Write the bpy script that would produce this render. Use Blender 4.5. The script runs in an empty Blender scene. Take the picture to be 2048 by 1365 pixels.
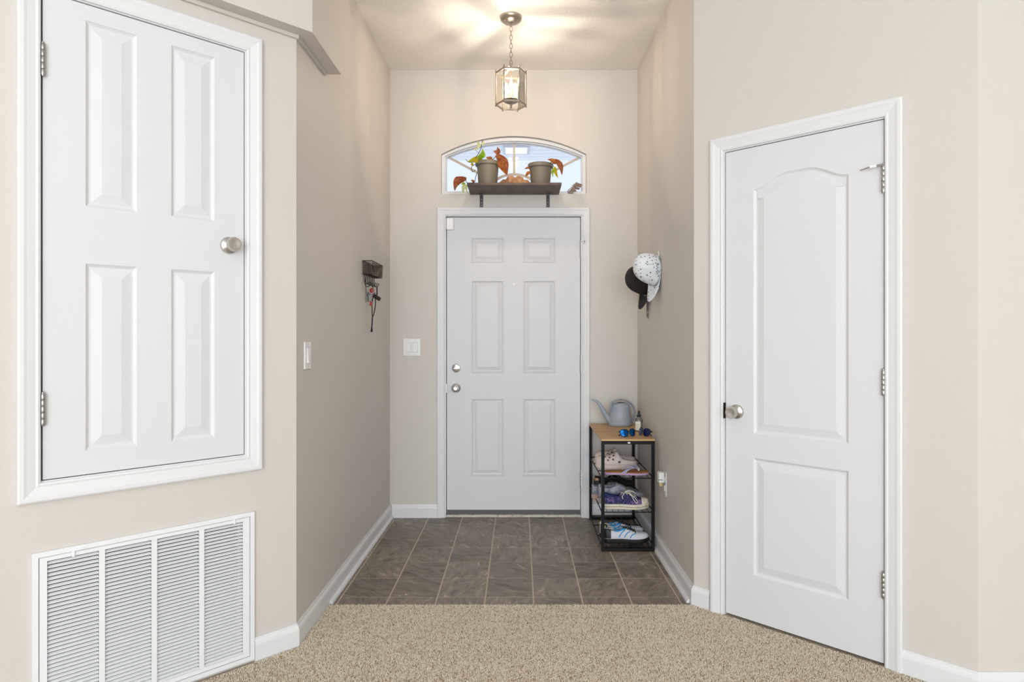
import bpy, bmesh, math, random
import numpy as np
from mathutils import Vector, Matrix
from mathutils.geometry import tessellate_polygon
random.seed(7); np.random.seed(7)
PI = math.pi
scene = bpy.context.scene
COL = scene.collection

# ------------------------------------------------------------------ camera, world, lights, exposure
CAM_H = 1.26
FPX = 1300.0
cam_data = bpy.data.cameras.new('camera')
cam = bpy.data.objects.new('camera', cam_data)
COL.objects.link(cam)
cam.location = (0, 0, CAM_H)
cam.rotation_euler = (PI / 2, 0, 0)
cam_data.sensor_fit = 'HORIZONTAL'
cam_data.sensor_width = 36.0
cam_data.lens = FPX / 2048 * 36.0
cam_data.shift_x = -15.0 / 2048
cam_data.shift_y = -12.5 / 2048
cam_data.clip_start = 0.02
scene.camera = cam

world = bpy.data.worlds.new('world')
scene.world = world
world.use_nodes = True
wn = world.node_tree.nodes
wn['Background'].inputs['Color'].default_value = (0.80, 0.88, 1.0, 1)
wn['Background'].inputs['Strength'].default_value = 1.15

scene.view_settings.view_transform = 'Standard'
scene.view_settings.look = 'None'
scene.view_settings.gamma = 1.0
scene.view_settings.use_curve_mapping = False
scene.view_settings.exposure = 0.0


def area_light(name, loc, rot, sx, sy, power, color):
    l = bpy.data.lights.new(name, 'AREA')
    l.shape = 'RECTANGLE'; l.size = sx; l.size_y = sy
    l.energy = power; l.color = color
    o = bpy.data.objects.new(name, l)
    COL.objects.link(o)
    o.location = loc; o.rotation_euler = rot
    return o


# added fill light, set at an unseen window behind the camera
area_light('window_fill', (0.1, -4.93, 1.55), (PI / 2, 0, 0), 5.0, 2.5, 300, (0.855, 0.928, 1.0))
# added fill bulb, unseen, placed by the shadow directions (fixture is built further down)
pl = bpy.data.lights.new('added_fill_bulb', 'POINT')
pl.energy = 14; pl.shadow_soft_size = 0.07; pl.color = (0.93, 0.965, 1.0)
plo = bpy.data.objects.new('added_fill_bulb', pl)
COL.objects.link(plo)
plo.location = (-0.95, -0.05, 2.93)


# ------------------------------------------------------------------ helpers
def lin(c):
    c /= 255.0
    return c / 12.92 if c <= 0.04045 else ((c + 0.055) / 1.055) ** 2.4


def rgb(r, g, b):
    return (lin(r), lin(g), lin(b), 1.0)


MATS = {}


def mat(name, color=(0.8, 0.8, 0.8, 1), rough=0.5, metal=0.0, spec=0.5, bump=None, var=None, trans=0.0,
        emit=None, alpha=None):
    """bump = (scale, strength, distance); var = (scale, colour2, lo, hi)"""
    if name in MATS:
        return MATS[name]
    m = bpy.data.materials.new(name)
    m.use_nodes = True
    nt = m.node_tree
    b = nt.nodes['Principled BSDF']
    b.inputs['Base Color'].default_value = color
    b.inputs['Roughness'].default_value = rough
    b.inputs['Metallic'].default_value = metal
    b.inputs['Specular IOR Level'].default_value = spec
    b.inputs['Transmission Weight'].default_value = trans
    tc = None
    if bump or var:
        tc = nt.nodes.new('ShaderNodeTexCoord')
    if bump:
        n = nt.nodes.new('ShaderNodeTexNoise')
        n.inputs['Scale'].default_value = bump[0]
        n.inputs['Detail'].default_value = 3
        bp = nt.nodes.new('ShaderNodeBump')
        bp.inputs['Strength'].default_value = bump[1]
        bp.inputs['Distance'].default_value = bump[2]
        nt.links.new(tc.outputs['Object'], n.inputs['Vector'])
        nt.links.new(n.outputs['Fac'], bp.inputs['Height'])
        nt.links.new(bp.outputs['Normal'], b.inputs['Normal'])
    if var:
        n = nt.nodes.new('ShaderNodeTexNoise')
        n.inputs['Scale'].default_value = var[0]
        n.inputs['Detail'].default_value = 4
        r = nt.nodes.new('ShaderNodeValToRGB')
        r.color_ramp.elements[0].position = var[2]
        r.color_ramp.elements[1].position = var[3]
        r.color_ramp.elements[0].color = color
        r.color_ramp.elements[1].color = var[1]
        nt.links.new(tc.outputs['Object'], n.inputs['Vector'])
        nt.links.new(n.outputs['Fac'], r.inputs['Fac'])
        nt.links.new(r.outputs['Color'], b.inputs['Base Color'])
    if emit:
        b.inputs['Emission Color'].default_value = emit[0]
        b.inputs['Emission Strength'].default_value = emit[1]
    MATS[name] = m
    return m


def thin_glass(name, tint=(1, 1, 1, 1), gloss=0.08, rough=0.02):
    m = bpy.data.materials.new(name)
    m.use_nodes = True
    nt = m.node_tree
    nt.nodes.clear()
    out = nt.nodes.new('ShaderNodeOutputMaterial')
    tr = nt.nodes.new('ShaderNodeBsdfTransparent'); tr.inputs['Color'].default_value = tint
    gl = nt.nodes.new('ShaderNodeBsdfGlossy'); gl.inputs['Roughness'].default_value = rough
    lw = nt.nodes.new('ShaderNodeFresnel'); lw.inputs['IOR'].default_value = 1.45
    mx = nt.nodes.new('ShaderNodeMixShader')
    add = nt.nodes.new('ShaderNodeMath'); add.operation = 'ADD'; add.inputs[1].default_value = gloss - 0.04
    nt.links.new(lw.outputs['Fac'], add.inputs[0])
    nt.links.new(add.outputs[0], mx.inputs['Fac'])
    nt.links.new(tr.outputs[0], mx.inputs[1])
    nt.links.new(gl.outputs[0], mx.inputs[2])
    nt.links.new(mx.outputs[0], out.inputs['Surface'])
    MATS[name] = m
    return m


class MB:
    """collects geometry in a frame (wall frame or world)"""

    def __init__(self, frame=None):
        self.v = []; self.f = []; self.M = frame or Matrix.Identity(4)

    def add(self, verts, faces):
        k = len(self.v)
        self.v += [self.M @ Vector(p) for p in verts]
        self.f += [tuple(i + k for i in f) for f in faces]
        return self

    def box(self, x0, x1, y0, y1, z0, z1, bev=0.0):
        if bev <= 0:
            vs = [(x, y, z) for x in (x0, x1) for y in (y0, y1) for z in (z0, z1)]
            fs = [(0, 1, 3, 2), (4, 6, 7, 5), (0, 4, 5, 1), (2, 3, 7, 6), (0, 2, 6, 4), (1, 5, 7, 3)]
            return self.add(vs, fs)
        bm = bmesh.new()
        bmesh.ops.create_cube(bm, size=1.0)
        for v in bm.verts:
            v.co = Vector(((x0 + x1) / 2 + v.co.x * (x1 - x0), (y0 + y1) / 2 + v.co.y * (y1 - y0),
                           (z0 + z1) / 2 + v.co.z * (z1 - z0)))
        bmesh.ops.bevel(bm, geom=bm.edges[:], offset=bev, segments=2, affect='EDGES', profile=0.5)
        bm.verts.index_update()
        vs = [tuple(v.co) for v in bm.verts]
        fs = [tuple(v.index for v in f.verts) for f in bm.faces]
        bm.free()
        return self.add(vs, fs)

    def tube(self, pts, r, n=8, closed=False, caps=True):
        pts = [Vector(p) for p in pts]
        N = len(pts)
        rs = r if isinstance(r, (list, tuple)) else [r] * N
        ring = []
        up = None
        for i in range(N):
            if closed:
                t = (pts[(i + 1) % N] - pts[i - 1])
            else:
                t = pts[min(i + 1, N - 1)] - pts[max(i - 1, 0)]
            t = t.normalized() if t.length > 1e-9 else Vector((0, 0, 1))
            if up is None:
                a = Vector((0, 0, 1)) if abs(t.z) < 0.9 else Vector((1, 0, 0))
                up = (a - t * a.dot(t)).normalized()
            else:
                up = up - t * up.dot(t)
                up = up.normalized() if up.length > 1e-6 else t.orthogonal().normalized()
            s = t.cross(up)
            ring.append([pts[i] + (up * math.cos(2 * PI * k / n) + s * math.sin(2 * PI * k / n)) * rs[i] for k in range(n)])
        vs = [p for q in ring for p in q]
        fs = []
        M_ = N if closed else N - 1
        for i in range(M_):
            for k in range(n):
                a = i * n + k; b = i * n + (k + 1) % n
                c = ((i + 1) % N) * n + (k + 1) % n; d = ((i + 1) % N) * n + k
                fs.append((a, b, c, d))
        if not closed and caps:
            fs.append(tuple(range(n))[::-1])
            fs.append(tuple((N - 1) * n + k for k in range(n)))
        return self.add(vs, fs)

    def lathe(self, prof, n=24, c=(0, 0, 0), axis='z', sx=1.0, sy=1.0):
        """prof: (r, h) list"""
        vs = []; fs = []
        for (r, h) in prof:
            for k in range(n):
                a = 2 * PI * k / n
                x, y = r * math.cos(a) * sx, r * math.sin(a) * sy
                if axis == 'z':
                    vs.append((c[0] + x, c[1] + y, c[2] + h))
                elif axis == 'y':
                    vs.append((c[0] + x, c[1] + h, c[2] + y))
                else:
                    vs.append((c[0] + h, c[1] + x, c[2] + y))
        for i in range(len(prof) - 1):
            for k in range(n):
                fs.append((i * n + k, i * n + (k + 1) % n, (i + 1) * n + (k + 1) % n, (i + 1) * n + k))
        if prof[0][0] > 1e-5:
            fs.append(tuple(range(n))[::-1])
        if prof[-1][0] > 1e-5:
            fs.append(tuple((len(prof) - 1) * n + k for k in range(n)))
        return self.add(vs, fs)

    def loft(self, rings, closed_ring=True, caps=True):
        n = len(rings[0])
        vs = [p for r in rings for p in r]
        fs = []
        for i in range(len(rings) - 1):
            for k in range(n if closed_ring else n - 1):
                fs.append((i * n + k, i * n + (k + 1) % n, (i + 1) * n + (k + 1) % n, (i + 1) * n + k))
        if caps and closed_ring:
            fs.append(tuple(range(n))[::-1])
            fs.append(tuple((len(rings) - 1) * n + k for k in range(n)))
        return self.add(vs, fs)

    def plate(self, outer, holes, y0, y1):
        """polygon in local x,z with holes, thick from y0 to y1"""
        loops = [outer] + holes
        tri = tessellate_polygon([[Vector((p[0], p[1], 0)) for p in l] for l in loops])
        flat = [p for l in loops for p in l]
        N = len(flat)
        vs = [(p[0], y1, p[1]) for p in flat] + [(p[0], y0, p[1]) for p in flat]
        fs = [tuple(t) for t in tri] + [tuple(i + N for i in t[::-1]) for t in tri]
        k = 0
        for l in loops:
            n = len(l)
            for i in range(n):
                a = k + i; b = k + (i + 1) % n
                fs.append((a, b, b + N, a + N))
            k += n
        return self.add(vs, fs)

    def build(self, name, material, parent=None, smooth=False, recalc=True, doubles=0.0):
        me = bpy.data.meshes.new(name)
        inv = Matrix.Identity(4)
        if parent is not None:
            inv = ROOTM[parent.name].inverted()
        me.from_pydata([inv @ p for p in self.v], [], self.f)
        bm = bmesh.new(); bm.from_mesh(me)
        if doubles:
            bmesh.ops.remove_doubles(bm, verts=bm.verts, dist=doubles)
        if recalc:
            bmesh.ops.recalc_face_normals(bm, faces=bm.faces)
        bm.to_mesh(me); bm.free()
        if smooth:
            for p in me.polygons:
                p.use_smooth = True
            try:
                me.set_sharp_from_angle(angle=smooth if isinstance(smooth, float) else math.radians(40))
            except Exception:
                pass
        if material is not None:
            me.materials.append(material)
        o = bpy.data.objects.new(name, me)
        COL.objects.link(o)
        if parent is not None:
            o.parent = parent
            ROOTM[o.name] = ROOTM[parent.name]
        else:
            ROOTM[o.name] = Matrix.Identity(4)
        return o


ROOTM = {}


def tag(o, label=None, cat=None, group=None, kind=None):
    if label: o['label'] = label
    if cat: o['category'] = cat
    if group: o['group'] = group
    if kind: o['kind'] = kind
    return o


def thing(name, label, cat, M, group=None, kind=None):
    """Empty at the thing's base; M = world matrix (location + rotation)"""
    o = bpy.data.objects.new(name, None)
    COL.objects.link(o)
    o.empty_display_size = 0.05
    o.matrix_world = M
    ROOTM[o.name] = M.copy()
    return tag(o, label, cat, group, kind)


def solo(mb, name, material, base, label, cat, group=None, kind=None, **kw):
    """single-mesh thing with its origin at base"""
    me_M = Matrix.Translation(base)
    o = mb.build(name, material, **kw)
    for v in o.data.vertices:
        v.co = v.co - Vector(base)
    o.matrix_world = me_M
    ROOTM[o.name] = me_M
    return tag(o, label, cat, group, kind)


def frame(x, y, rot):
    return Matrix.Translation((x, y, 0)) @ Matrix.Rotation(rot, 4, 'Z')


def T(x, y, z):
    return Matrix.Translation((x, y, z))


def at(px, py, Y):
    """world point at depth Y for a pixel of the photograph"""
    return Vector(((px - 1039) / FPX * Y, Y, CAM_H + (670 - py) / FPX * Y))


def arc(cx, cy, r, a0, a1, n):
    return [(cx + r * math.cos(a0 + (a1 - a0) * i / n), cy + r * math.sin(a0 + (a1 - a0) * i / n)) for i in range(n + 1)]


def interp(tab, t):
    for i in range(len(tab) - 1):
        if t <= tab[i + 1][0]:
            a, b = tab[i], tab[i + 1]
            k = (t - a[0]) / max(1e-9, b[0] - a[0])
            return a[1] + (b[1] - a[1]) * k
    return tab[-1][1]


def smooth_pts(pts, sub=6):
    """Catmull-Rom"""
    P = [Vector(p) for p in pts]
    P = [P[0] * 2 - P[1]] + P + [P[-1] * 2 - P[-2]]
    out = []
    for i in range(1, len(P) - 2):
        for k in range(sub):
            t = k / sub
            a, b, c, d = P[i - 1], P[i], P[i + 1], P[i + 2]
            out.append(0.5 * ((2 * b) + (c - a) * t + (2 * a - 5 * b + 4 * c - d) * t * t + (3 * b - a - 3 * c + d) * t ** 3))
    out.append(P[-2])
    return out


def offset_poly(poly, d):
    """inward offset of a CCW polygon"""
    n = len(poly)
    area = sum(poly[i][0] * poly[(i + 1) % n][1] - poly[(i + 1) % n][0] * poly[i][1] for i in range(n))
    sg = 1 if area > 0 else -1
    out = []
    for i in range(n):
        p0, p1, p2 = Vector(poly[i - 1]), Vector(poly[i]), Vector(poly[(i + 1) % n])
        e1 = (p1 - p0).normalized(); e2 = (p2 - p1).normalized()
        n1 = Vector((-e1.y, e1.x)) * sg; n2 = Vector((-e2.y, e2.x)) * sg
        m = (n1 + n2)
        m = m / max(0.15, m.length_squared) * 2
        out.append((p1.x + m.x * d, p1.y + m.y * d))
    return out


# ------------------------------------------------------------------ materials
M_WALL = mat('wall_paint', rgb(214, 208, 201), 0.55, spec=0.35, bump=(140, 0.16, 0.004))
M_CEIL = mat('ceiling_texture', rgb(250, 247, 241), 0.8, bump=(85, 0.55, 0.008))
M_TRIM = mat('white_trim_paint', rgb(230, 230, 231), 0.35, spec=0.4)
M_DOOR = mat('white_door_paint', rgb(223, 223, 225), 0.42, spec=0.4, bump=(60, 0.03, 0.002))
M_FDOOR = mat('entry_door_paint', rgb(220, 220, 222), 0.42, spec=0.4)
M_NICKEL = mat('satin_nickel', rgb(196, 194, 190), 0.28, metal=1.0)
M_CHROME = mat('chrome', rgb(215, 215, 215), 0.12, metal=1.0)
M_STEEL = mat('hinge_steel', rgb(168, 166, 162), 0.35, metal=1.0)
M_BLACK = mat('black_metal', rgb(11, 11, 12), 0.5, spec=0.25)
M_DARK = mat('dark_gap', rgb(30, 29, 28), 0.8)  # shade inside gaps and holes put into a dark colour
M_PLASTIC = mat('white_plastic', rgb(240, 240, 238), 0.3)
M_THRESH = mat('threshold_paint', rgb(205, 200, 192), 0.6, var=(30, rgb(140, 130, 120), 0.5, 0.75))
M_SWEEP = mat('door_sweep', rgb(96, 96, 96), 0.7)
M_GLASS = thin_glass('window_glass', (0.97, 0.98, 1.0, 1), 0.06)

# ------------------------------------------------------------------ room shell
YB = 4.48                 # foyer back wall
H = 3.086                 # ceiling
LC = (-0.903, 2.63)       # corner of left foyer wall and left angled wall
RC = (0.813, 3.03)
XR = 0.813
FB = frame(0, YB, PI)                                            # back wall: local x = -X
aL = math.atan2(LC[1] - YB, LC[0] + 0.893)
FL = frame(-0.893, YB, aL)                                       # left foyer wall: local x from the back corner to the camera
FR = frame(RC[0], RC[1], PI / 2)                                 # right foyer wall: local x = Y - 3.03
FAL = frame(LC[0], LC[1], math.radians(225))                     # left angled wall: local x = s
FAR = frame(RC[0], RC[1], math.radians(135))                     # right angled wall: local x = -s
SR = (1.5885 - RC[0]) * math.sqrt(2)
RW = (1.5885, 2.2545)
LLEN = (Vector(LC) - Vector((-0.893, YB))).length


def struct(mb, name, m, parent=None, **kw):
    o = mb.build(name, m, parent, **kw)
    if parent is None:
        o['kind'] = 'structure'
    return o


def rect(x0, x1, z0, z1):
    return [(x0, z0), (x1, z0), (x1, z1), (x0, z1)]


# arch window opening (X, Z on the back wall)
WX0, WX1, WZ0, WZS, WZP = -0.541, 0.4617, 2.232, 2.505, 2.631


def arch_outline(x0, x1, z0, zs, zp, n=28):
    xc = (x0 + x1) / 2; hw = (x1 - x0) / 2; rise = zp - zs
    R = (hw * hw + rise * rise) / (2 * rise)
    cz = zp - R
    a = math.asin(hw / R)
    top = [(xc + R * math.sin(t), cz + R * math.cos(t)) for t in [a - 2 * a * i / n for i in range(n + 1)]]
    return [(x0, z0), (x1, z0)] + top


def neg(poly):
    return [(-p[0], p[1]) for p in poly][::-1]


# front door dims in X
DX0, DX1, DZ0, DZ1 = -0.503, 0.420, 0.047, 2.073
win_hole = neg(arch_outline(WX0, WX1, WZ0, WZS, WZP))
wb = MB(FB)
# wall outline goes round the door opening so the opening reaches the floor
outer = [(-0.95, 0), (-(DX1 + 0.02), 0), (-(DX1 + 0.02), DZ1 + 0.02), (-(DX0 - 0.02), DZ1 + 0.02), (-(DX0 - 0.02), 0), (1.05, 0), (1.05, H), (-0.95, H)]
wb.plate(outer, [win_hole], -0.13, 0)
struct(wb, 'wall_back', M_WALL)

struct(MB(FL).box(0, LLEN, -0.1, 0, 0, H), 'wall_left', M_WALL)
struct(MB(FR).box(0, YB - RC[1], -0.1, 0, 0, H), 'wall_right', M_WALL)

# hatch and vent openings in the left angled wall
HS0, HS1, HZ0, HZ1 = 0.210, 0.8365, 0.804, 2.339
VS0, VS1, VZ0, VZ1 = 0.174, 0.8655, 0.012, 0.580
wl = MB(FAL)
wl.plate(rect(0, 2.4, 0, H), [rect(HS0 - 0.02, HS1 + 0.02, HZ0 - 0.02, HZ1 + 0.02), rect(VS0 + 0.03, VS1 - 0.03, VZ0 + 0.03, VZ1 - 0.03)], -0.1, 0)
struct(wl, 'wall_left_angled', M_WALL)

RS0, RS1, RZ0, RZ1 = 0.158, 0.801, 0.012, 2.077
wr = MB(FAR)
wr.plate([(0, 0), (0, H), (-SR, H), (-SR, 0), (-(RS1 + 0.02), 0), (-(RS1 + 0.02), RZ1 + 0.02), (-(RS0 - 0.02), RZ1 + 0.02), (-(RS0 - 0.02), 0)], [], -0.1, 0)
struct(wr, 'wall_right_angled', M_WALL)
struct(MB(frame(RW[0], RW[1], PI)).box(-1.3, 0, -0.1, 0, 0, H), 'wall_right_front', M_WALL)
lfar = FAL @ Vector((2.4, 0, 0))
struct(MB().box(lfar.x - 0.1, lfar.x, -5.1, lfar.y, 0, H), 'wall_living_left', M_WALL)
struct(MB().box(RW[0] + 1.3, RW[0] + 1.4, -5.1, RW[1] + 0.1, 0, H), 'wall_living_right', M_WALL)
# rear wall; its large window opening is added for the fill light
rw = MB(frame(0, -5.0, 0))
rw.plate(rect(lfar.x, RW[0] + 1.3, 0, H), [rect(-2.45, 2.65, 0.25, 2.85)], -0.1, 0)
struct(rw, 'wall_rear', M_WALL)
w2 = thing('window_added', 'added wide window, out of view behind the camera', None, frame(0.1, -5.05, 0) @ T(0, 0, 0.25), kind='structure')
m2 = MB()
for x in (-2.43, -0.75, 0.95, 2.63):
    m2.box(x - 0.02, x + 0.02, -5.07, -5.03, 0.25, 2.85)
for z in (0.27, 2.83):
    m2.box(-2.45, 2.65, -5.07, -5.03, z - 0.02, z + 0.02)
m2.build('window_frame', M_TRIM, w2)
for (a, b) in ((-2.41, -0.77), (-0.73, 0.93), (0.97, 2.61)):
    MB().box(a, b, -5.052, -5.048, 0.29, 2.81).build('pane', M_GLASS, w2)

cb = MB()
cb.box(-3.2, 3.2, -5.1, YB + 0.1, H, H + 0.1)
struct(cb, 'ceiling', M_CEIL)

# ledge over the left corner: upper wall steps out over the lower one
led = MB()
zs = 2.47
off = 0.075
o1 = (LC[0] + off, 3.02); o0 = (LC[0] + off, LC[1] - off * math.tan(math.radians(22.5)))
def on_al(s, n):
    p = FAL @ Vector((s, n, 0)); return (p.x, p.y)
o2 = on_al(2.3, off)
ledge_poly_hi = [(LC[0] - 0.005, 2.78), (LC[0] + off, 2.78), o0, o2, on_al(2.3, 0.0005), (LC[0] + 0.0003, LC[1])]
n_ = len(ledge_poly_hi)
led.add([(p[0], p[1], 2.62) for p in ledge_poly_hi] + [(p[0], p[1], H - 0.001) for p in ledge_poly_hi],
        [tuple(range(n_)), tuple(range(n_, 2 * n_))] + [(i, (i + 1) % n_, n_ + (i + 1) % n_, n_ + i) for i in range(n_)])
ledge_poly_lo = [(LC[0] + 0.004, 3.02), o1, o0, o2, on_al(2.3, 0.0005), (LC[0] + 0.0003, LC[1])]
led.add([(p[0], p[1], zs) for p in ledge_poly_lo] + [(p[0], p[1], 2.62) for p in ledge_poly_lo],
        [tuple(range(n_)), tuple(range(n_, 2 * n_))] + [(i, (i + 1) % n_, n_ + (i + 1) % n_, n_ + i) for i in range(n_)])
struct(led, 'trim_1', M_WALL)
st = MB()
k_ = 0.012
sp = [(LC[0] + 0.0035, 3.0), (LC[0] + k_, 3.0), (LC[0] + k_, LC[1] - k_ * 0.414), on_al(2.3, k_), on_al(2.3, 0.0005), (LC[0] + 0.0003, LC[1])]
st.add([(p[0], p[1], zs - 0.014) for p in sp] + [(p[0], p[1], zs) for p in sp],
       [tuple(range(n_)), tuple(range(n_, 2 * n_))] + [(i, (i + 1) % n_, n_ + (i + 1) % n_, n_ + i) for i in range(n_)])
struct(st, 'trim_2', M_WALL)

# ------------------------------------------------------------------ floor: carpet base, entry tiles
YT = 3.02
M_CARPET = mat('carpet_backing', rgb(206, 190, 168), 0.95, bump=(220, 0.9, 0.01), var=(180, rgb(205, 190, 170), 0.35, 0.65))
struct(MB().box(-3.2, 3.2, -5.1, YT, -0.12, -0.001), 'floor', M_CARPET)


def tile_material():
    m = bpy.data.materials.new('slate_tile')
    m.use_nodes = True
    nt = m.node_tree
    b = nt.nodes['Principled BSDF']
    b.inputs['Roughness'].default_value = 0.42
    b.inputs['Specular IOR Level'].default_value = 0.4
    tc = nt.nodes.new('ShaderNodeTexCoord')
    oi = nt.nodes.new('ShaderNodeObjectInfo')
    add = nt.nodes.new('ShaderNodeVectorMath'); add.operation = 'ADD'
    mul = nt.nodes.new('ShaderNodeVectorMath'); mul.operation = 'SCALE'; mul.inputs['Scale'].default_value = 1.0
    cmb = nt.nodes.new('ShaderNodeCombineXYZ')
    r50 = nt.nodes.new('ShaderNodeMath'); r50.operation = 'MULTIPLY'; r50.inputs[1].default_value = 37.0
    nt.links.new(oi.outputs['Random'], r50.inputs[0])
    nt.links.new(r50.outputs[0], cmb.inputs['X']); nt.links.new(r50.outputs[0], cmb.inputs['Z'])
    rot = nt.nodes.new('ShaderNodeVectorRotate'); rot.rotation_type = 'Z_AXIS'
    a2 = nt.nodes.new('ShaderNodeMath'); a2.operation = 'MULTIPLY'; a2.inputs[1].default_value = 2.4
    nt.links.new(oi.outputs['Random'], a2.inputs[0]); nt.links.new(a2.outputs[0], rot.inputs['Angle'])
    nt.links.new(tc.outputs['Object'], rot.inputs['Vector'])
    nt.links.new(rot.outputs[0], add.inputs[0]); nt.links.new(cmb.outputs[0], add.inputs[1])
    mp = nt.nodes.new('ShaderNodeMapping'); mp.inputs['Scale'].default_value = (4, 11, 8)
    nt.links.new(add.outputs[0], mp.inputs['Vector'])
    n1 = nt.nodes.new('ShaderNodeTexNoise'); n1.inputs['Scale'].default_value = 2.0; n1.inputs['Detail'].default_value = 8
    n1.inputs['Roughness'].default_value = 0.74; n1.inputs['Distortion'].default_value = 0.9
    nt.links.new(mp.outputs[0], n1.inputs['Vector'])
    cr = nt.nodes.new('ShaderNodeValToRGB')
    e = cr.color_ramp.elements
    e[0].position = 0.30; e[0].color = rgb(78, 70, 64)
    e[1].position = 0.70; e[1].color = rgb(206, 193, 176)
    k = e.new(0.45); k.color = rgb(122, 112, 103)
    k = e.new(0.60); k.color = rgb(148, 135, 122)
    nt.links.new(n1.outputs['Fac'], cr.inputs['Fac'])
    # per-tile tone and a few rusty streaks
    n2 = nt.nodes.new('ShaderNodeTexNoise'); n2.inputs['Scale'].default_value = 1.1; n2.inputs['Detail'].default_value = 6
    nt.links.new(mp.outputs[0], n2.inputs['Vector'])
    cr2 = nt.nodes.new('ShaderNodeValToRGB')
    cr2.color_ramp.elements[0].position = 0.66; cr2.color_ramp.elements[0].color = (0, 0, 0, 1)
    cr2.color_ramp.elements[1].position = 0.78; cr2.color_ramp.elements[1].color = (0.7, 0.7, 0.7, 1)
    nt.links.new(n2.outputs['Fac'], cr2.inputs['Fac'])
    mx = nt.nodes.new('ShaderNodeMix'); mx.data_type = 'RGBA'
    mx.inputs['B'].default_value = rgb(158, 122, 84)
    nt.links.new(cr2.outputs['Color'], mx.inputs['Factor']); nt.links.new(cr.outputs['Color'], mx.inputs['A'])
    hs = nt.nodes.new('ShaderNodeHueSaturation')
    vr = nt.nodes.new('ShaderNodeMapRange'); vr.inputs['To Min'].default_value = 0.86; vr.inputs['To Max'].default_value = 1.12
    nt.links.new(oi.outputs['Random'], vr.inputs['Value']); nt.links.new(vr.outputs[0], hs.inputs['Value'])
    nt.links.new(mx.outputs['Result'], hs.inputs['Color'])
    nt.links.new(hs.outputs['Color'], b.inputs['Base Color'])
    bp = nt.nodes.new('ShaderNodeBump'); bp.inputs['Strength'].default_value = 0.15; bp.inputs['Distance'].default_value = 0.004
    nt.links.new(n1.outputs['Fac'], bp.inputs['Height']); nt.links.new(bp.outputs['Normal'], b.inputs['Normal'])
    return m


M_TILE = tile_material()
M_GROUT = mat('pale_grout', rgb(196, 182, 165), 0.8)
fe = struct(MB().box(-1.0, 0.92, YT, YB + 0.06, -0.12, -0.0012), 'floor_entry', M_GROUT)
xs = [-0.8555 + 0.2305 * k for k in range(-1, 9)]
ys = [3.12 + 0.2405 * k for k in range(-1, 7)]
tile_cache = {}
for i in range(len(xs) - 1):
    for j in range(len(ys) - 1):
        x0, x1 = max(xs[i], -0.902), min(xs[i + 1], 0.811)
        y0, y1 = max(ys[j], YT + 0.002), min(ys[j + 1], YB + 0.05)
        if x1 - x0 < 0.015 or y1 - y0 < 0.015:
            continue
        key = (round(x1 - x0, 4), round(y1 - y0, 4))
        cx, cy = (x0 + x1) / 2, (y0 + y1) / 2
        if key not in tile_cache:
            t = MB(); hx, hy = key[0] / 2 - 0.0028, key[1] / 2 - 0.0016
            t.add([(-hx, -hy, -0.004), (hx, -hy, -0.004), (hx, hy, -0.004), (-hx, hy, -0.004),
                   (-hx + .001, -hy + .001, 0), (hx - .001, -hy + .001, 0), (hx - .001, hy - .001, 0), (-hx + .001, hy - .001, 0)],
                  [(0, 1, 5, 4), (1, 2, 6, 5), (2, 3, 7, 6), (3, 0, 4, 7), (4, 5, 6, 7)])
            o = t.build('tile', M_TILE, fe)
            tile_cache[key] = o.data
        else:
            o = bpy.data.objects.new('tile', tile_cache[key]); COL.objects.link(o); o.parent = fe
        o.location = (cx, cy, 0)
# two chips of paler body on one tile
M_CHIP = mat('tile_chip', rgb(214, 200, 178), 0.8)
for (px, py, r) in ((812, 1190, 0.010), (800, 1192, 0.006)):
    Yc = 1.26 * FPX / (py - 670)
    xc = (px - 1039) / FPX * Yc
    MB().add([(xc + r * (0.7 + 0.5 * random.random()) * math.cos(a), Yc + r * (0.6 + 0.5 * random.random()) * math.sin(a), 0.0004)
              for a in [2 * PI * i / 9 for i in range(9)]], [tuple(range(9))]).build('tile_chip', M_CHIP, fe)

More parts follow.
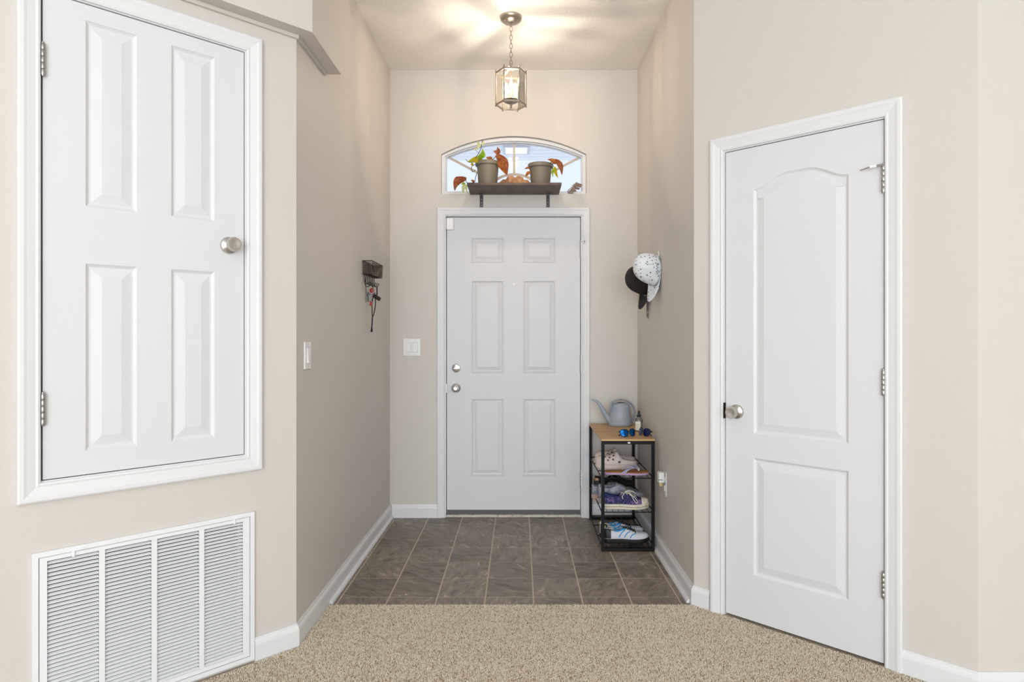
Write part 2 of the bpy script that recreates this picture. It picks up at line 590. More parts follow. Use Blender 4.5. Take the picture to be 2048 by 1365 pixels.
# carpet pile: real tufts, two-tone
def carpet():
    sp = 0.0037
    gx = np.arange(-1.75, 1.75, sp); gy = np.arange(2.2, YT + 0.004, sp)
    X, Y = np.meshgrid(gx, gy)
    X = (X + np.random.uniform(-.5, .5, X.shape) * sp * 0.9).ravel(); Y = (Y + np.random.uniform(-.5, .5, Y.shape) * sp * 0.9).ravel()
    keep = ((X - Y > -3.533 + 0.03) | (Y > LC[1])) & (X + Y < 3.843 - 0.012) & (X > -2) & ((Y < LC[1]) | (X > LC[0] + 0.016))
    X = X[keep]; Y = Y[keep]
    n = len(X)
    r = np.random.uniform(.0014, .0023, n); h = np.random.uniform(.0045, .008, n)
    a0 = np.random.uniform(0, 2 * PI, n); la = np.random.uniform(0, 2 * PI, n); ll = np.random.uniform(0, .0045, n)
    lx = np.cos(la) * ll; ly = np.sin(la) * ll
    V = np.zeros((n, 7, 3))
    for k in range(3):
        a = a0 + k * 2 * PI / 3
        V[:, k, 0] = X + r * np.cos(a); V[:, k, 1] = Y + r * np.sin(a); V[:, k, 2] = -0.0005
        V[:, 3 + k, 0] = X + lx * .6 + 0.85 * r * np.cos(a + .7); V[:, 3 + k, 1] = Y + ly * .6 + 0.85 * r * np.sin(a + .7); V[:, 3 + k, 2] = h * .72
    V[:, 6, 0] = X + lx; V[:, 6, 1] = Y + ly; V[:, 6, 2] = h
    tri = np.array([(0, 1, 4), (0, 4, 3), (1, 2, 5), (1, 5, 4), (2, 0, 3), (2, 3, 5), (3, 4, 6), (4, 5, 6), (5, 3, 6)])
    F = (tri[None] + 7 * np.arange(n)[:, None, None]).reshape(-1, 3)
    me = bpy.data.meshes.new('carpet_pile')
    me.vertices.add(n * 7); me.vertices.foreach_set('co', V.reshape(-1))
    me.loops.add(len(F) * 3); me.loops.foreach_set('vertex_index', F.reshape(-1))
    me.polygons.add(len(F)); me.polygons.foreach_set('loop_start', np.arange(0, len(F) * 3, 3))
    me.update(); me.validate()
    at_ = me.attributes.new('tuft', 'FLOAT', 'POINT')
    at_.data.foreach_set('value', np.repeat(np.random.uniform(0, 1, n), 7))
    m = bpy.data.materials.new('carpet_yarn'); m.use_nodes = True
    nt = m.node_tree; b = nt.nodes['Principled BSDF']; b.inputs['Roughness'].default_value = 0.95; b.inputs['Specular IOR Level'].default_value = 0.1
    an = nt.nodes.new('ShaderNodeAttribute'); an.attribute_name = 'tuft'
    cr = nt.nodes.new('ShaderNodeValToRGB'); e = cr.color_ramp.elements
    e[0].position = 0; e[0].color = rgb(158, 132, 106); e[1].position = 1; e[1].color = rgb(255, 247, 230)
    q = e.new(.2); q.color = rgb(222, 200, 170)
    q = e.new(.42); q.color = rgb(252, 240, 219)
    nt.links.new(an.outputs['Fac'], cr.inputs['Fac']); nt.links.new(cr.outputs['Color'], b.inputs['Base Color'])
    me.materials.append(m)
    o = bpy.data.objects.new('carpet_pile', me); COL.objects.link(o)
    tag(o, 'speckled beige cut-pile carpet in front of the entry tiles', 'carpet', kind='stuff')


carpet()

# ------------------------------------------------------------------ baseboards
BPROF = [(0, 0), (0.014, 0), (0.014, 0.066), (0.0115, 0.076), (0.007, 0.083), (0.0055, 0.092), (0, 0.092)]


def baseboard(name, pts, prof=BPROF, flip=1, m=M_TRIM, z0=0.0, kindname=None):
    """pts: plan polyline on the wall face, room side to the left of travel (flip=1)"""
    P = [Vector(p) for p in pts]
    rings = []
    for i, p in enumerate(P):
        if i == 0: d1 = d2 = (P[1] - P[0]).normalized()
        elif i == len(P) - 1: d1 = d2 = (P[-1] - P[-2]).normalized()
        else: d1 = (P[i] - P[i - 1]).normalized(); d2 = (P[i + 1] - P[i]).normalized()
        n1 = Vector((-d1.y, d1.x)) * flip; n2 = Vector((-d2.y, d2.x)) * flip
        mm = n1 + n2; mm = mm / mm.length_squared * 2
        rings.append([(p.x + mm.x * (u + 0.0004), p.y + mm.y * (u + 0.0004), z0 + h) for (u, h) in prof])
    b = MB(); b.loft(rings)
    return struct(b, name, m)


bl = -0.893
baseboard('baseboard_left', [(bl + 0.0005, YB - 0.001), LC, on_al(VS0 - 0.002, 0)], flip=1)
baseboard('baseboard_left_front', [on_al(VS1 + 0.004, 0), on_al(2.3, 0)], flip=1)
baseboard('baseboard_back', [(DX0 - 0.062, YB), (bl + 0.016, YB)], flip=1)
baseboard('baseboard_back_right', [(XR - 0.016, YB), (DX1 + 0.064, YB)], flip=1)


def on_ar(s, n):
    p = FAR @ Vector((-s, n, 0)); return (p.x, p.y)


baseboard('baseboard_right', [on_ar(RS0 - 0.074, 0), RC, (XR, YB - 0.001)], flip=1)
baseboard('baseboard_right_front', [(RW[0] + 1.28, RW[1]), RW, on_ar(RS1 + 0.064, 0)], flip=1)
SHOE = [(0.0145, 0)] + [(0.0145 + 0.015 * math.cos(a), 0.019 * math.sin(a)) for a in [i * PI / 10 for i in range(6)]]
SHOE = SHOE[1:] + [(0.0145, 0)]
baseboard('trim_3', [(bl - 0.0003, YB - 0.016), (bl - 0.0079, 3.035)], prof=SHOE, flip=1, z0=0.0005)
baseboard('trim_4', [(XR, 3.05), (XR, YB - 0.016)], prof=SHOE, flip=1, z0=0.0005)

# ------------------------------------------------------------------ doors
CPROF = [(0, 0), (0, 0.009), (0.006, 0.012), (0.012, 0.010), (0.02, 0.012), (0.034, 0.015), (0.042, 0.018), (0.052, 0.018), (0.057, 0.015), (0.057, 0)]


def casing(F, x0, x1, z0, z1, w, parent, closed=False, head_first='casing'):
    k = w / 0.057
    prof = [(u * k, v) for (u, v) in CPROF]

    def seg(a, b):
        rings = []
        for (x, z, dx, dz) in (a, b):
            rings.append([(x + dx * u, 0.0006 + v, z + dz * u) for (u, v) in prof])
        mb = MB(F); mb.loft(rings); mb.build('casing', M_TRIM, parent)
    A = (x0, z0, -1, -1 if closed else 0); B = (x0, z1, -1, 1); C = (x1, z1, 1, 1); D = (x1, z0, 1, -1 if closed else 0)
    seg(A, B); seg(B, C); seg(C, D)
    if closed: seg(D, A)


def slab_with_panels(F, x0, x1, z0, z1, panels, prof, yf, thick, material, parent):
    mb = MB(F)
    mb.plate(rect(x0, x1, z0, z1), [p for p in panels], yf - thick, yf)
    s = mb.build('slab', material, parent)
    for p in panels:
        pm = MB(F)
        rings = []
        for (ins, dep) in prof:
            q = offset_poly(p, ins) if ins else p
            rings.append([(a[0], yf + dep, a[1]) for a in q])
        n = len(p)
        vs = [v for r in rings for v in r]
        fs = []
        for i in range(len(rings) - 1):
            for k in range(n):
                fs.append((i * n + k, i * n + (k + 1) % n, (i + 1) * n + (k + 1) % n, (i + 1) * n + k))
        base = (len(rings) - 1) * n
        q = offset_poly(p, prof[-1][0])
        for t in tessellate_polygon([[Vector((a[0], a[1], 0)) for a in q]]):
            fs.append(tuple(base + i for i in t))
        pm.add(vs, fs)
        pm.build('panel', material, s)
    return s


def knob(F, x, z, y, parent, style='nickel', r=0.032):
    m = M_NICKEL if style != 'chrome' else M_CHROME
    b = MB(F)
    b.lathe([(0.0, 0), (r, 0), (r, 0.004), (r * 0.93, 0.010), (r * 0.55, 0.016), (r * 0.45, 0.018), (0, 0.018)], 32, (x, y, z), 'y')
    ro = b.build('rosette', m, parent, smooth=True)
    b = MB(F)
    b.lathe([(0.011, 0.015), (0.010, 0.026), (0.014, 0.032), (0.022, 0.037), (0.0262, 0.045), (0.0265, 0.054), (0.0245, 0.061), (0.022, 0.0615), (0.015, 0.0595), (0, 0.0585)], 32, (x, y, z), 'y')
    return b.build('knob', m, parent, smooth=True)


def hinge(F, x, y, z0, z1, parent, pin=None, m=M_STEEL):
    b = MB(F)
    n = 5; hh = (z1 - z0) / n
    for i in range(n):
        b.lathe([(0, 0), (0.0062, 0.0), (0.0066, 0.001), (0.0066, hh - 0.0016), (0.0060, hh - 0.0008), (0, hh - 0.0008)], 12, (x, y, z0 + i * hh))
    b.lathe([(0, 0), (0.0045, 0), (0.0045, 0.004), (0.002, 0.006), (0, 0.006)], 10, (x, y, z1))
    b.lathe([(0, -0.004), (0.004, -0.003), (0.0045, 0), (0, 0)], 10, (x, y, z0))
    hi = b.build('hinge', m, parent, smooth=True)
    if pin:
        p = MB(F)
        d = pin
        z = z1 - 0.002
        p.tube([(x, y + 0.002, z), (x + d * 0.020, y + 0.012, z - 0.002)], 0.004, 8)
        p.tube([(x + d * 0.040, y + 0.018, z - 0.004), (x + d * 0.075, y + 0.022, z - 0.012)], 0.0022, 8)
        s = p.build('hinge_pin_stop', m, hi, smooth=True)
        p = MB(F)
        p.tube([(x + d * 0.020, y + 0.012, z - 0.002), (x + d * 0.042, y + 0.018, z - 0.004)], 0.0065, 10)
        p.build('stop_bumper', M_PLASTIC, hi, smooth=True)
    return hi


PP = [(0, 0), (0.004, -0.004), (0.010, -0.008), (0.016, -0.008), (0.044, -0.0015), (0.046, -0.001)]

# door_1: front door on the back wall
d1 = thing('door_1', 'grey-white six-panel front door under the arched window', None, FB @ T(-(DX0 + DX1) / 2, -0.02, 0), kind='structure')
cols = [(-0.334, -0.1085), (0.024, 0.250)]
rows = [(1.760, 1.935), (0.9947, 1.639), (0.281, 0.821)]
pans = [rect(-c[1], -c[0], r[0], r[1]) for r in rows for c in cols]
PF = [(0, 0), (0.003, 0.0035), (0.009, 0.0035), (0.013, -0.005), (0.019, -0.006), (0.042, 0.001), (0.044, 0.0012)]
slab_with_panels(FB, -DX1, -DX0, DZ0, DZ1, pans, PF, -0.022, 0.042, M_FDOOR, d1)
j = MB(FB)
for (a, b) in ((DX0 - 0.019, DX0 - 0.004), (DX1 + 0.004, DX1 + 0.019)):
    j.box(-b, -a, -0.129, 0.0, 0.0005, DZ1 + 0.004)
j.box(-(DX1 + 0.019), -(DX0 - 0.019), -0.129, 0.0, DZ1 + 0.004, DZ1 + 0.019)
j.build('jamb', M_TRIM, d1)
s_ = MB(FB)
for (a, b) in ((DX0 - 0.004, DX0 + 0.01), (DX1 - 0.01, DX1 + 0.004)):
    s_.box(-b, -a, -0.11, -0.068, 0.03, DZ1 + 0.004)
s_.box(-DX1, -DX0, -0.11, -0.068, DZ1 - 0.01, DZ1 + 0.004)
s_.build('weatherstrip', M_DARK, d1)
casing(FB, -(DX1 + 0.010), -(DX0 - 0.010), 0.0005, DZ1 + 0.010, 0.052, d1)
MB(FB).box(-DX1 - 0.003, -DX0 + 0.003, -0.11, 0.002, 0.0005, 0.016, 0.003).build('threshold', M_THRESH, d1)
MB(FB).box(-DX1 + 0.002, -DX0 - 0.002, -0.06, -0.026, 0.017, DZ0 - 0.001).build('door_sweep', M_SWEEP, d1)
b = MB(FB)
b.lathe([(0, 0), (0.031, 0), (0.031, 0.006), (0.027, 0.014), (0.018, 0.017), (0, 0.018)], 32, (0.4376, -0.0218, 1.029), 'y')
db = b.build('deadbolt', M_CHROME, d1, smooth=True)
MB(FB).box(0.4376 - 0.016, 0.4376 + 0.016, -0.004, 0.010, 1.029 - 0.006, 1.029 + 0.004, 0.003).build('thumb_turn', M_CHROME, db)
b = MB(FB)
b.lathe([(0, 0), (0.033, 0), (0.033, 0.005), (0.028, 0.012), (0.014, 0.016), (0.012, 0.03), (0.018, 0.036), (0.0245, 0.044), (0.0255, 0.052), (0.022, 0.060), (0.012, 0.064), (0.010, 0.062), (0, 0.062)], 32, (0.4395, -0.0218, 0.891), 'y')
b.build('knob', M_CHROME, d1, smooth=True)
b = MB(FB)
b.lathe([(0, 0), (0.009, 0), (0.009, 0.002), (0.006, 0.003), (0.0, 0.003)], 16, (0.039, -0.0218, 1.61), 'y')
b.build('peephole', M_PLASTIC, d1, smooth=True)
for i, (z0, z1) in enumerate(((1.797, 1.908), (1.0, 1.115), (0.209, 0.316))):
    hinge(FB, -(DX1 + 0.004), -0.014, z0, z1, d1, pin=None)
# hinge-pin stop on the top hinge
p = MB(FB)
p.tube([(-(DX1 + 0.004), -0.012, 1.905), (-(DX1 + 0.020), 0.020, 1.900)], 0.003, 8)
p.lathe([(0, 0), (0.008, 0.002), (0.008, 0.010), (0, 0.012)], 12, (-(DX1 + 0.022), 0.020, 1.898), 'y')
p.build('hinge_pin_stop', M_STEEL, d1, smooth=True)
MB(FB).box(-(DX0 + 0.003), -(DX0 - 0.0025), -0.012, 0.0, 0.86, 0.92).build('strike_plate', M_STEEL, d1)
# alarm sensor on the door
ds = thing('door_sensor', 'small white box sensor stuck at the upper corner of the front door', 'sensor', FB @ T(-DX0 - 0.024, -0.02, 1.985))
MB(FB).box(-DX0 - 0.048, -DX0 + 0.002, -0.0218, -0.002, 1.985, 2.066, 0.004).build('sensor_case', M_PLASTIC, ds)
MB(FB).box(-DX0 + 0.012, -DX0 + 0.017, 0.0125, 0.018, 2.005, 2.025, 0.002).build('magnet', M_PLASTIC, ds)

# door_2: hatch in the left angled wall
d2 = thing('door_2', 'white four-panel hatch door above the return-air grille', None, FAL @ T((HS0 + HS1) / 2, 0, HZ0), kind='structure')
cols = [(0.317, 0.4645), (0.573, 0.722)]
rows = [(0.88, 1.493), (1.68, 2.288)]
pans = [rect(c[0], c[1], r[0], r[1]) for r in rows for c in cols]
slab_with_panels(FAL, HS0, HS1, HZ0, HZ1, pans, PP, -0.004, 0.035, M_DOOR, d2)
j = MB(FAL)
j.box(HS0 - 0.018, HS0 - 0.004, -0.09, 0.0, HZ0 - 0.018, HZ1 + 0.018)
j.box(HS1 + 0.005, HS1 + 0.018, -0.09, 0.0, HZ0 - 0.018, HZ1 + 0.018)
j.box(HS0 - 0.004, HS1 + 0.005, -0.09, 0.0, HZ0 - 0.018, HZ0 - 0.003)
j.box(HS0 - 0.004, HS1 + 0.005, -0.09, 0.0, HZ1 + 0.003, HZ1 + 0.018)
j.build('jamb', M_TRIM, d2)
MB(FAL).box(HS0 - 0.004, HS1 + 0.005, -0.088, -0.06, HZ0 - 0.003, HZ1 + 0.003).build('dark_backing', M_DARK, d2)  # full dark sheet behind the hatch, paints the shade in its gaps
casing(FAL, HS0 - 0.007, HS1 + 0.008, HZ0 - 0.007, HZ1 + 0.007, 0.058, d2, closed=True)
knob(FAL, 0.266, 1.596, -0.0038, d2)
for (z0, z1) in ((2.073, 2.173), (0.977, 1.076)):
    hinge(FAL, HS1 + 0.001, 0.006, z0, z1, d2)

# door_3: closet door in the right angled wall
d3 = thing('door_3', 'white two-panel closet door with arched upper panel', None, FAR @ T(-(RS0 + RS1) / 2, 0, 0), kind='structure')
ps0, ps1 = 0.2865, 0.675
arch = []
n = 28
for i in range(n + 1):
    t = i / n
    x = -ps0 + (-(ps1) + ps0) * t      # from right of the view to left in local coords
    # cathedral top: flat shoulder, S-curve up, S-curve down
    k = max(0.0, min(1.0, (1 - abs(2 * t - 1)) / 0.80))
    arch.append((x, 1.893 + 0.053 * (0.5 - 0.5 * math.cos(PI * k))))
up = [(-ps1, 0.829), (-ps0, 0.829)] + arch
lo = rect(-ps1, -ps0, 0.212, 0.723)
slab_with_panels(FAR, -RS1, -RS0, RZ0, RZ1, [up, lo], PP, -0.004, 0.035, M_DOOR, d3)
j = MB(FAR)
j.box(-(RS0 - 0.0045), -(RS0 - 0.018), -0.09, 0.0, 0.0005, RZ1 + 0.003)
j.box(-(RS1 + 0.018), -(RS1 + 0.0035), -0.09, 0.0, 0.0005, RZ1 + 0.003)
j.box(-(RS1 + 0.018), -(RS0 - 0.018), -0.09, 0.0, RZ1 + 0.003, RZ1 + 0.018)
j.build('jamb', M_TRIM, d3)
MB(FAR).box(-(RS1 + 0.0035), -(RS0 - 0.0045), -0.088, -0.06, 0.0005, RZ1 + 0.003).build('dark_backing', M_DARK, d3)  # dark sheet across the opening, shade of the door gaps as colour
casing(FAR, -(RS1 + 0.007), -(RS0 - 0.008), 0.0005, RZ1 + 0.008, 0.060, d3)
knob(FAR, -0.2105, 0.919, -0.0038, d3)
MB(FAR).box(-(RS0 - 0.0005), -(RS0 - 0.011), -0.0035, 0.0035, 0.885, 0.955).build('strike_plate', M_BLACK, d3)
hinge(FAR, -(RS1 + 0.001), 0.006, 1.80, 1.905, d3, pin=1)
for (z0, z1) in ((1.032, 1.127), (0.264, 0.359)):
    hinge(FAR, -(RS1 + 0.001), 0.006, z0, z1, d3)

# ------------------------------------------------------------------ return-air grille
M_GRILLE = mat('grille_enamel', rgb(238, 239, 240), 0.4)
gr = thing('air_return_grille', 'white slatted return-air grille low on the wall under the hatch', 'vent', FAL @ T((VS0 + VS1) / 2, 0, VZ0))
g = MB(FAL)
w = 0.016
g.plate(rect(VS0, VS1, VZ0, VZ1), [rect(VS0 + w, VS1 - w, VZ0 + w, VZ1 - w)], 0.0006, 0.011)
g.build('frame', M_GRILLE, gr)
cs = [(0.217, 0.3574), (0.3747, 0.5134), (0.5307, 0.670), (0.687, 0.827)]
zl0, zl1 = 0.045, 0.549
f0, f1, g0, g1 = VS0 + w + 0.0025, VS1 - w - 0.0025, VZ0 + w + 0.002, VZ1 - w - 0.002
g = MB(FAL)
g.plate(rect(f0, f1, g0, g1), [rect(c[0], c[1], zl0, zl1) for c in cs], 0.002, 0.008)
g.build('face_panel', M_GRILLE, gr)
MB(FAL).box(VS0 + 0.034, VS1 - 0.034, -0.07, -0.066, VZ0 + 0.034, VZ1 - 0.034).build('filter', mat('air_filter', rgb(70, 70, 70), 0.9), gr)  # filter coloured dark to deepen the shade between the slats
NS = 40
pitch = (zl1 - zl0) / NS
slat_mesh = {}
for c in cs:
    wd = c[1] - c[0] - 0.001
    key = round(wd, 4)
    for i in range(NS):
        if key not in slat_mesh:
            sm = MB()
            # louvre: top edge at the back, bottom edge out in front
            a = (-0.0040, pitch * 0.62); b_ = (0.0060, 0.0012)
            th = 0.0009
            sm.add([(x, yy, zz) for x in (-wd / 2, wd / 2) for (yy, zz) in ((a[0], a[1]), (b_[0], b_[1]), (b_[0] - th, b_[1] - th), (a[0] - th, a[1] - th))],
                   [(0, 1, 2, 3), (4, 7, 6, 5), (0, 4, 5, 1), (1, 5, 6, 2), (2, 6, 7, 3), (3, 7, 4, 0)])
            o = sm.build('slat', M_GRILLE)
            slat_mesh[key] = o.data
        else:
            o = bpy.data.objects.new('slat', slat_mesh[key]); COL.objects.link(o)
        o.parent = gr
        o.location = ((c[0] + c[1]) / 2 - (VS0 + VS1) / 2, 0, zl0 + i * pitch - VZ0)
for s in (0.250, 0.758):
    t = MB(FAL)
    t.box(s - 0.004, s + 0.004, 0.008, 0.013, VZ1 - 0.034, VZ1 - 0.012, 0.002)
    t.tube([(s - 0.006, 0.013, VZ1 - 0.013), (s - 0.030, 0.0135, VZ1 - 0.012)], 0.003, 8)
    t.build('latch_tab', M_GRILLE, gr)

# ------------------------------------------------------------------ arched window
w1 = thing('window_1', 'arched transom window with sunburst muntins', None, FB @ T(-(WX0 + WX1) / 2, -0.09, WZ0), kind='structure')
fr_out = neg(arch_outline(WX0 + .001, WX1 - .001, WZ0 + .001, WZS, WZP - .001))
fr_in = neg(arch_outline(WX0 + 0.024, WX1 - 0.024, WZ0 + 0.024, WZS - 0.004, WZP - 0.024))
MB(FB).plate(fr_out, [fr_in], -0.115, -0.030).build('window_frame', M_TRIM, w1)
fr_mid = neg(arch_outline(WX0 + 0.030, WX1 - 0.030, WZ0 + 0.030, WZS - 0.006, WZP - 0.030))
MB(FB).plate(fr_in, [fr_mid], -0.105, -0.052).build('glazing_bead', M_TRIM, w1)
MB(FB).plate(fr_mid, [], -0.098, -0.094).build('pane', M_GLASS, w1)
M_MUNT = mat('muntin_tan', rgb(196, 184, 168), 0.5)
wc = ((WX0 + WX1) / 2 + 0.002, WZ0 + 0.032)
def spoke(a, r0, r1):
    d = (math.cos(a), math.sin(a)); n2 = (-d[1] * 0.008, d[0] * 0.008)
    pl_ = [(wc[0] + d[0] * r0 + n2[0], wc[1] + d[1] * r0 + n2[1]), (wc[0] + d[0] * r0 - n2[0], wc[1] + d[1] * r0 - n2[1]),
           (wc[0] + d[0] * r1 - n2[0], wc[1] + d[1] * r1 - n2[1]), (wc[0] + d[0] * r1 + n2[0], wc[1] + d[1] * r1 + n2[1])]
    MB(FB).plate([(-q[0], q[1]) for q in pl_], [], -0.0935, -0.088).build('muntin', M_MUNT, w1)
spoke(PI / 2, 0.130, 0.338)
spoke(math.radians(28), 0.172, 0.515)
spoke(math.radians(152), 0.172, 0.515)
ring = [(p[0] * 1.9, p[1]) for p in arc(0, 0, 0.112, 0, PI, 20)] + [(p[0] * 1.9, p[1]) for p in arc(0, 0, 0.098, PI, 0, 20)]
MB(FB).plate([(-(wc[0] + q[0] * 0.88), wc[1] + q[1] * 1.18) for q in ring], [], -0.0938, -0.0878).build('muntin', M_MUNT, w1)

# porch outside: plank soffit and a square light in it
M_SOFFIT = mat('porch_soffit_vinyl', rgb(240, 242, 246), 0.5)
pc = MB().box(-2.2, 2.2, YB + 0.14, 6.60, 3.03, 3.06)
pc = struct(pc, 'ceiling_porch', M_SOFFIT)
y = YB + 0.16
bm_ = None
while y < 6.48:
    if bm_ is None:
        q = MB().add([(-2.2, 0, 0.008), (2.2, 0, 0.008), (2.2, 0.008, 0), (-2.2, 0.008, 0), (2.2, 0.104, 0), (-2.2, 0.104, 0), (2.2, 0.112, 0.008), (-2.2, 0.112, 0.008)],
                     [(0, 1, 2, 3), (3, 2, 4, 5), (5, 4, 6, 7)])
        o = q.build('plank', M_SOFFIT, pc); bm_ = o.data
    else:
        o = bpy.data.objects.new('plank', bm_); COL.objects.link(o); o.parent = pc
    o.location = (0, y, 3.015)
    y += 0.118
plt = thing('porch_light', 'square white light panel in the porch ceiling beyond the arched window', 'light', T(-0.03, 6.12, 3.0))
MB().plate([(-0.125, -0.125), (0.125, -0.125), (0.125, 0.125), (-0.125, 0.125)], [[(-0.10, -0.10), (0.10, -0.10), (0.10, 0.10), (-0.10, 0.10)]], 0, 0.018)
q = MB(T(-0.03, 6.12, 2.996) @ Matrix.Rotation(PI / 2, 4, 'X'))
q.plate(rect(-0.125, 0.125, -0.125, 0.125), [rect(-0.10, 0.10, -0.10, 0.10)], -0.004, 0.016)
q.build('light_frame', mat('porch_light_frame', rgb(205, 210, 216), 0.5), plt)
q = MB(T(-0.03, 6.12, 2.998) @ Matrix.Rotation(PI / 2, 4, 'X'))
q.plate(rect(-0.10, 0.10, -0.10, 0.10), [], -0.004, 0.004)
q.build('diffuser', mat('porch_light_lens', (1, 1, 1, 1), 0.4, emit=((1, 1, 1, 1), 1.6)), plt)

# ------------------------------------------------------------------ added, unseen ceiling fixture for the fill bulb (behind the camera)
lf = thing('added_ceiling_light', 'added round flush ceiling light, out of view', 'light', T(-0.95, -0.05, H))
MB().lathe([(0, 0), (0.09, 0), (0.09, -0.02), (0.05, -0.035), (0, -0.035)], 32, (-0.95, -0.05, H - 0.0005)).build('canopy', M_NICKEL, lf, smooth=True)
MB().lathe([(0.06, -0.03), (0.11, -0.06), (0.14, -0.13), (0.13, -0.20), (0.08, -0.26), (0, -0.28)], 32, (-0.95, -0.05, H)).build('globe', thin_glass('globe_glass', (1, 1, 1, 1), 0.05), lf, smooth=True)

# ------------------------------------------------------------------ pendant lantern
PX, PY = -0.049, 3.733
M_PEND = mat('brushed_nickel_pendant', rgb(176, 166, 154), 0.3, metal=1.0)
M_LGLASS = thin_glass('lantern_glass', (1.0, 0.955, 0.88, 1), 0.07, 0.08)
pn = thing('pendant_lantern', 'hexagonal glass and nickel pendant lantern hanging by a chain', 'pendant light', T(PX, PY, 2.58))
c = (PX, PY, H)
MB().lathe([(0, -0.0005), (0.064, -0.0005), (0.064, -0.008), (0.060, -0.018), (0.046, -0.030), (0.024, -0.038), (0.008, -0.041), (0, -0.041)], 40, c).build('canopy', M_PEND, pn, smooth=True)
for a in (0.6, 2.5):
    MB().lathe([(0, -0.036), (0.0045, -0.034), (0.0045, -0.022), (0, -0.022)], 10, (PX + 0.044 * math.cos(a + PI), PY + 0.044 * math.sin(a + PI), H)).build('canopy_screw', M_STEEL, pn, smooth=True)
MB().tube([(PX, PY, H - 0.040), (PX, PY, H - 0.056)], 0.0055, 10).build('loop_stem', M_PEND, pn, smooth=True)
# chain
zc = H - 0.054
k = 0
while zc > 2.815:
    L_, W_ = (0.015, 0.0075)
    pts = []
    for i in range(14):
        a = 2 * PI * i / 14
        u = W_ * math.cos(a); v = (L_ - W_) * (1 if math.sin(a) > 0.01 else (-1 if math.sin(a) < -0.01 else 0)) * min(1, abs(math.sin(a)) * 2) + W_ * math.sin(a)
        if k % 2 == 0: pts.append((PX + u, PY, zc - L_ + v))
        else: pts.append((PX + u * .25, PY + u * .97, zc - L_ + v))
    MB().tube(pts, 0.0017, 6, closed=True).build('chain_link', M_PEND, pn, smooth=True)
    zc -= 0.0245; k += 1
LZ0, LZ1, LR = 2.580, 2.763, 0.087
rot0 = math.radians(4)
def hexv(r, k, z):
    a = rot0 + k * PI / 3
    return Vector((PX + r * math.cos(a), PY + r * math.sin(a), z))
for k in range(6):
    p0 = hexv(LR, k, LZ0 - 0.010); p1 = hexv(LR, k, LZ1 + 0.012)
    q = MB(); q.tube([p0, p1], 0.0032, 8)
    for zz in (LZ0 - 0.012, LZ1 + 0.010):
        v = hexv(LR, k, zz); q.lathe([(0, 0), (0.0042, 0.001), (0.0042, 0.007), (0, 0.008)], 10, v)
    q.build('post', M_PEND, pn, smooth=True)
for (nm, z) in (('bottom_rail', LZ0), ('top_rail', LZ1)):
    for k in range(6):
        a, b = hexv(LR, k, z), hexv(LR, k + 1, z)
        d = (b - a).normalized(); nrm = Vector((d.y, -d.x, 0)) * 0.0016
        q = MB()
        q.add([a + nrm + Vector((0, 0, .005)), a - nrm + Vector((0, 0, .005)), a - nrm - Vector((0, 0, .005)), a + nrm - Vector((0, 0, .005)),
               b + nrm + Vector((0, 0, .005)), b - nrm + Vector((0, 0, .005)), b - nrm - Vector((0, 0, .005)), b + nrm - Vector((0, 0, .005))],
              [(0, 1, 2, 3), (4, 7, 6, 5), (0, 4, 5, 1), (1, 5, 6, 2), (2, 6, 7, 3), (3, 7, 4, 0)])
        q.build(nm, M_PEND, pn)
for k in range(6):
    a, b = hexv(LR - 0.003, k, 0), hexv(LR - 0.003, k + 1, 0)
    d = (b - a).normalized() * 0.003
    a, b = a + d, b - d
    q = MB().add([(a.x, a.y, LZ0 + 0.004), (b.x, b.y, LZ0 + 0.004), (b.x, b.y, LZ1 - 0.004), (a.x, a.y, LZ1 - 0.004)], [(0, 1, 2, 3)])
    q.build('glass_panel', M_LGLASS, pn)
# top arms: three flat straps rising to the chain hub
for k in (0, 2, 4):
    for kk in (k,):
        a = hexv(LR, kk, LZ1); h0 = Vector((PX, PY, LZ1 + 0.028))
        side = (a - Vector((PX, PY, a.z))).normalized(); sd = Vector((-side.y, side.x, 0)) * 0.0095
        m_ = (a + h0) / 2 + Vector((0, 0, 0.012))
        rings = [[p + sd, p - sd, p - sd - Vector((0, 0, .002)), p + sd - Vector((0, 0, .002))] for p in (a, m_, h0)]
        MB().loft(rings).build('top_arm', M_PEND, pn)
MB().lathe([(0, 0), (0.022, 0), (0.024, 0.004), (0.012, 0.012), (0.006, 0.026), (0.0045, 0.036), (0, 0.037)], 20, (PX, PY, LZ1 + 0.022)).build('top_hub', M_PEND, pn, smooth=True)
MB().tube([(PX, PY, 2.575), (PX, PY, LZ1 + 0.024)], 0.0035, 8).build('centre_rod', M_PEND, pn, smooth=True)
MB().lathe([(0, 0.020), (0.044, 0.018), (0.047, 0.014), (0.040, 0.006), (0.020, -0.004), (0.008, -0.008), (0.006, -0.024), (0.008, -0.028), (0, -0.030)], 28, (PX, PY, LZ0 + 0.012)).build('candle_dish', M_PEND, pn, smooth=True)
M_BULB = mat('lit_bulb', (1, 0.9, 0.75, 1), 0.3, emit=((1.0, 0.82, 0.55, 1), 6.0))
M_SLEEVE = mat('candle_sleeve', rgb(244, 238, 224), 0.5)
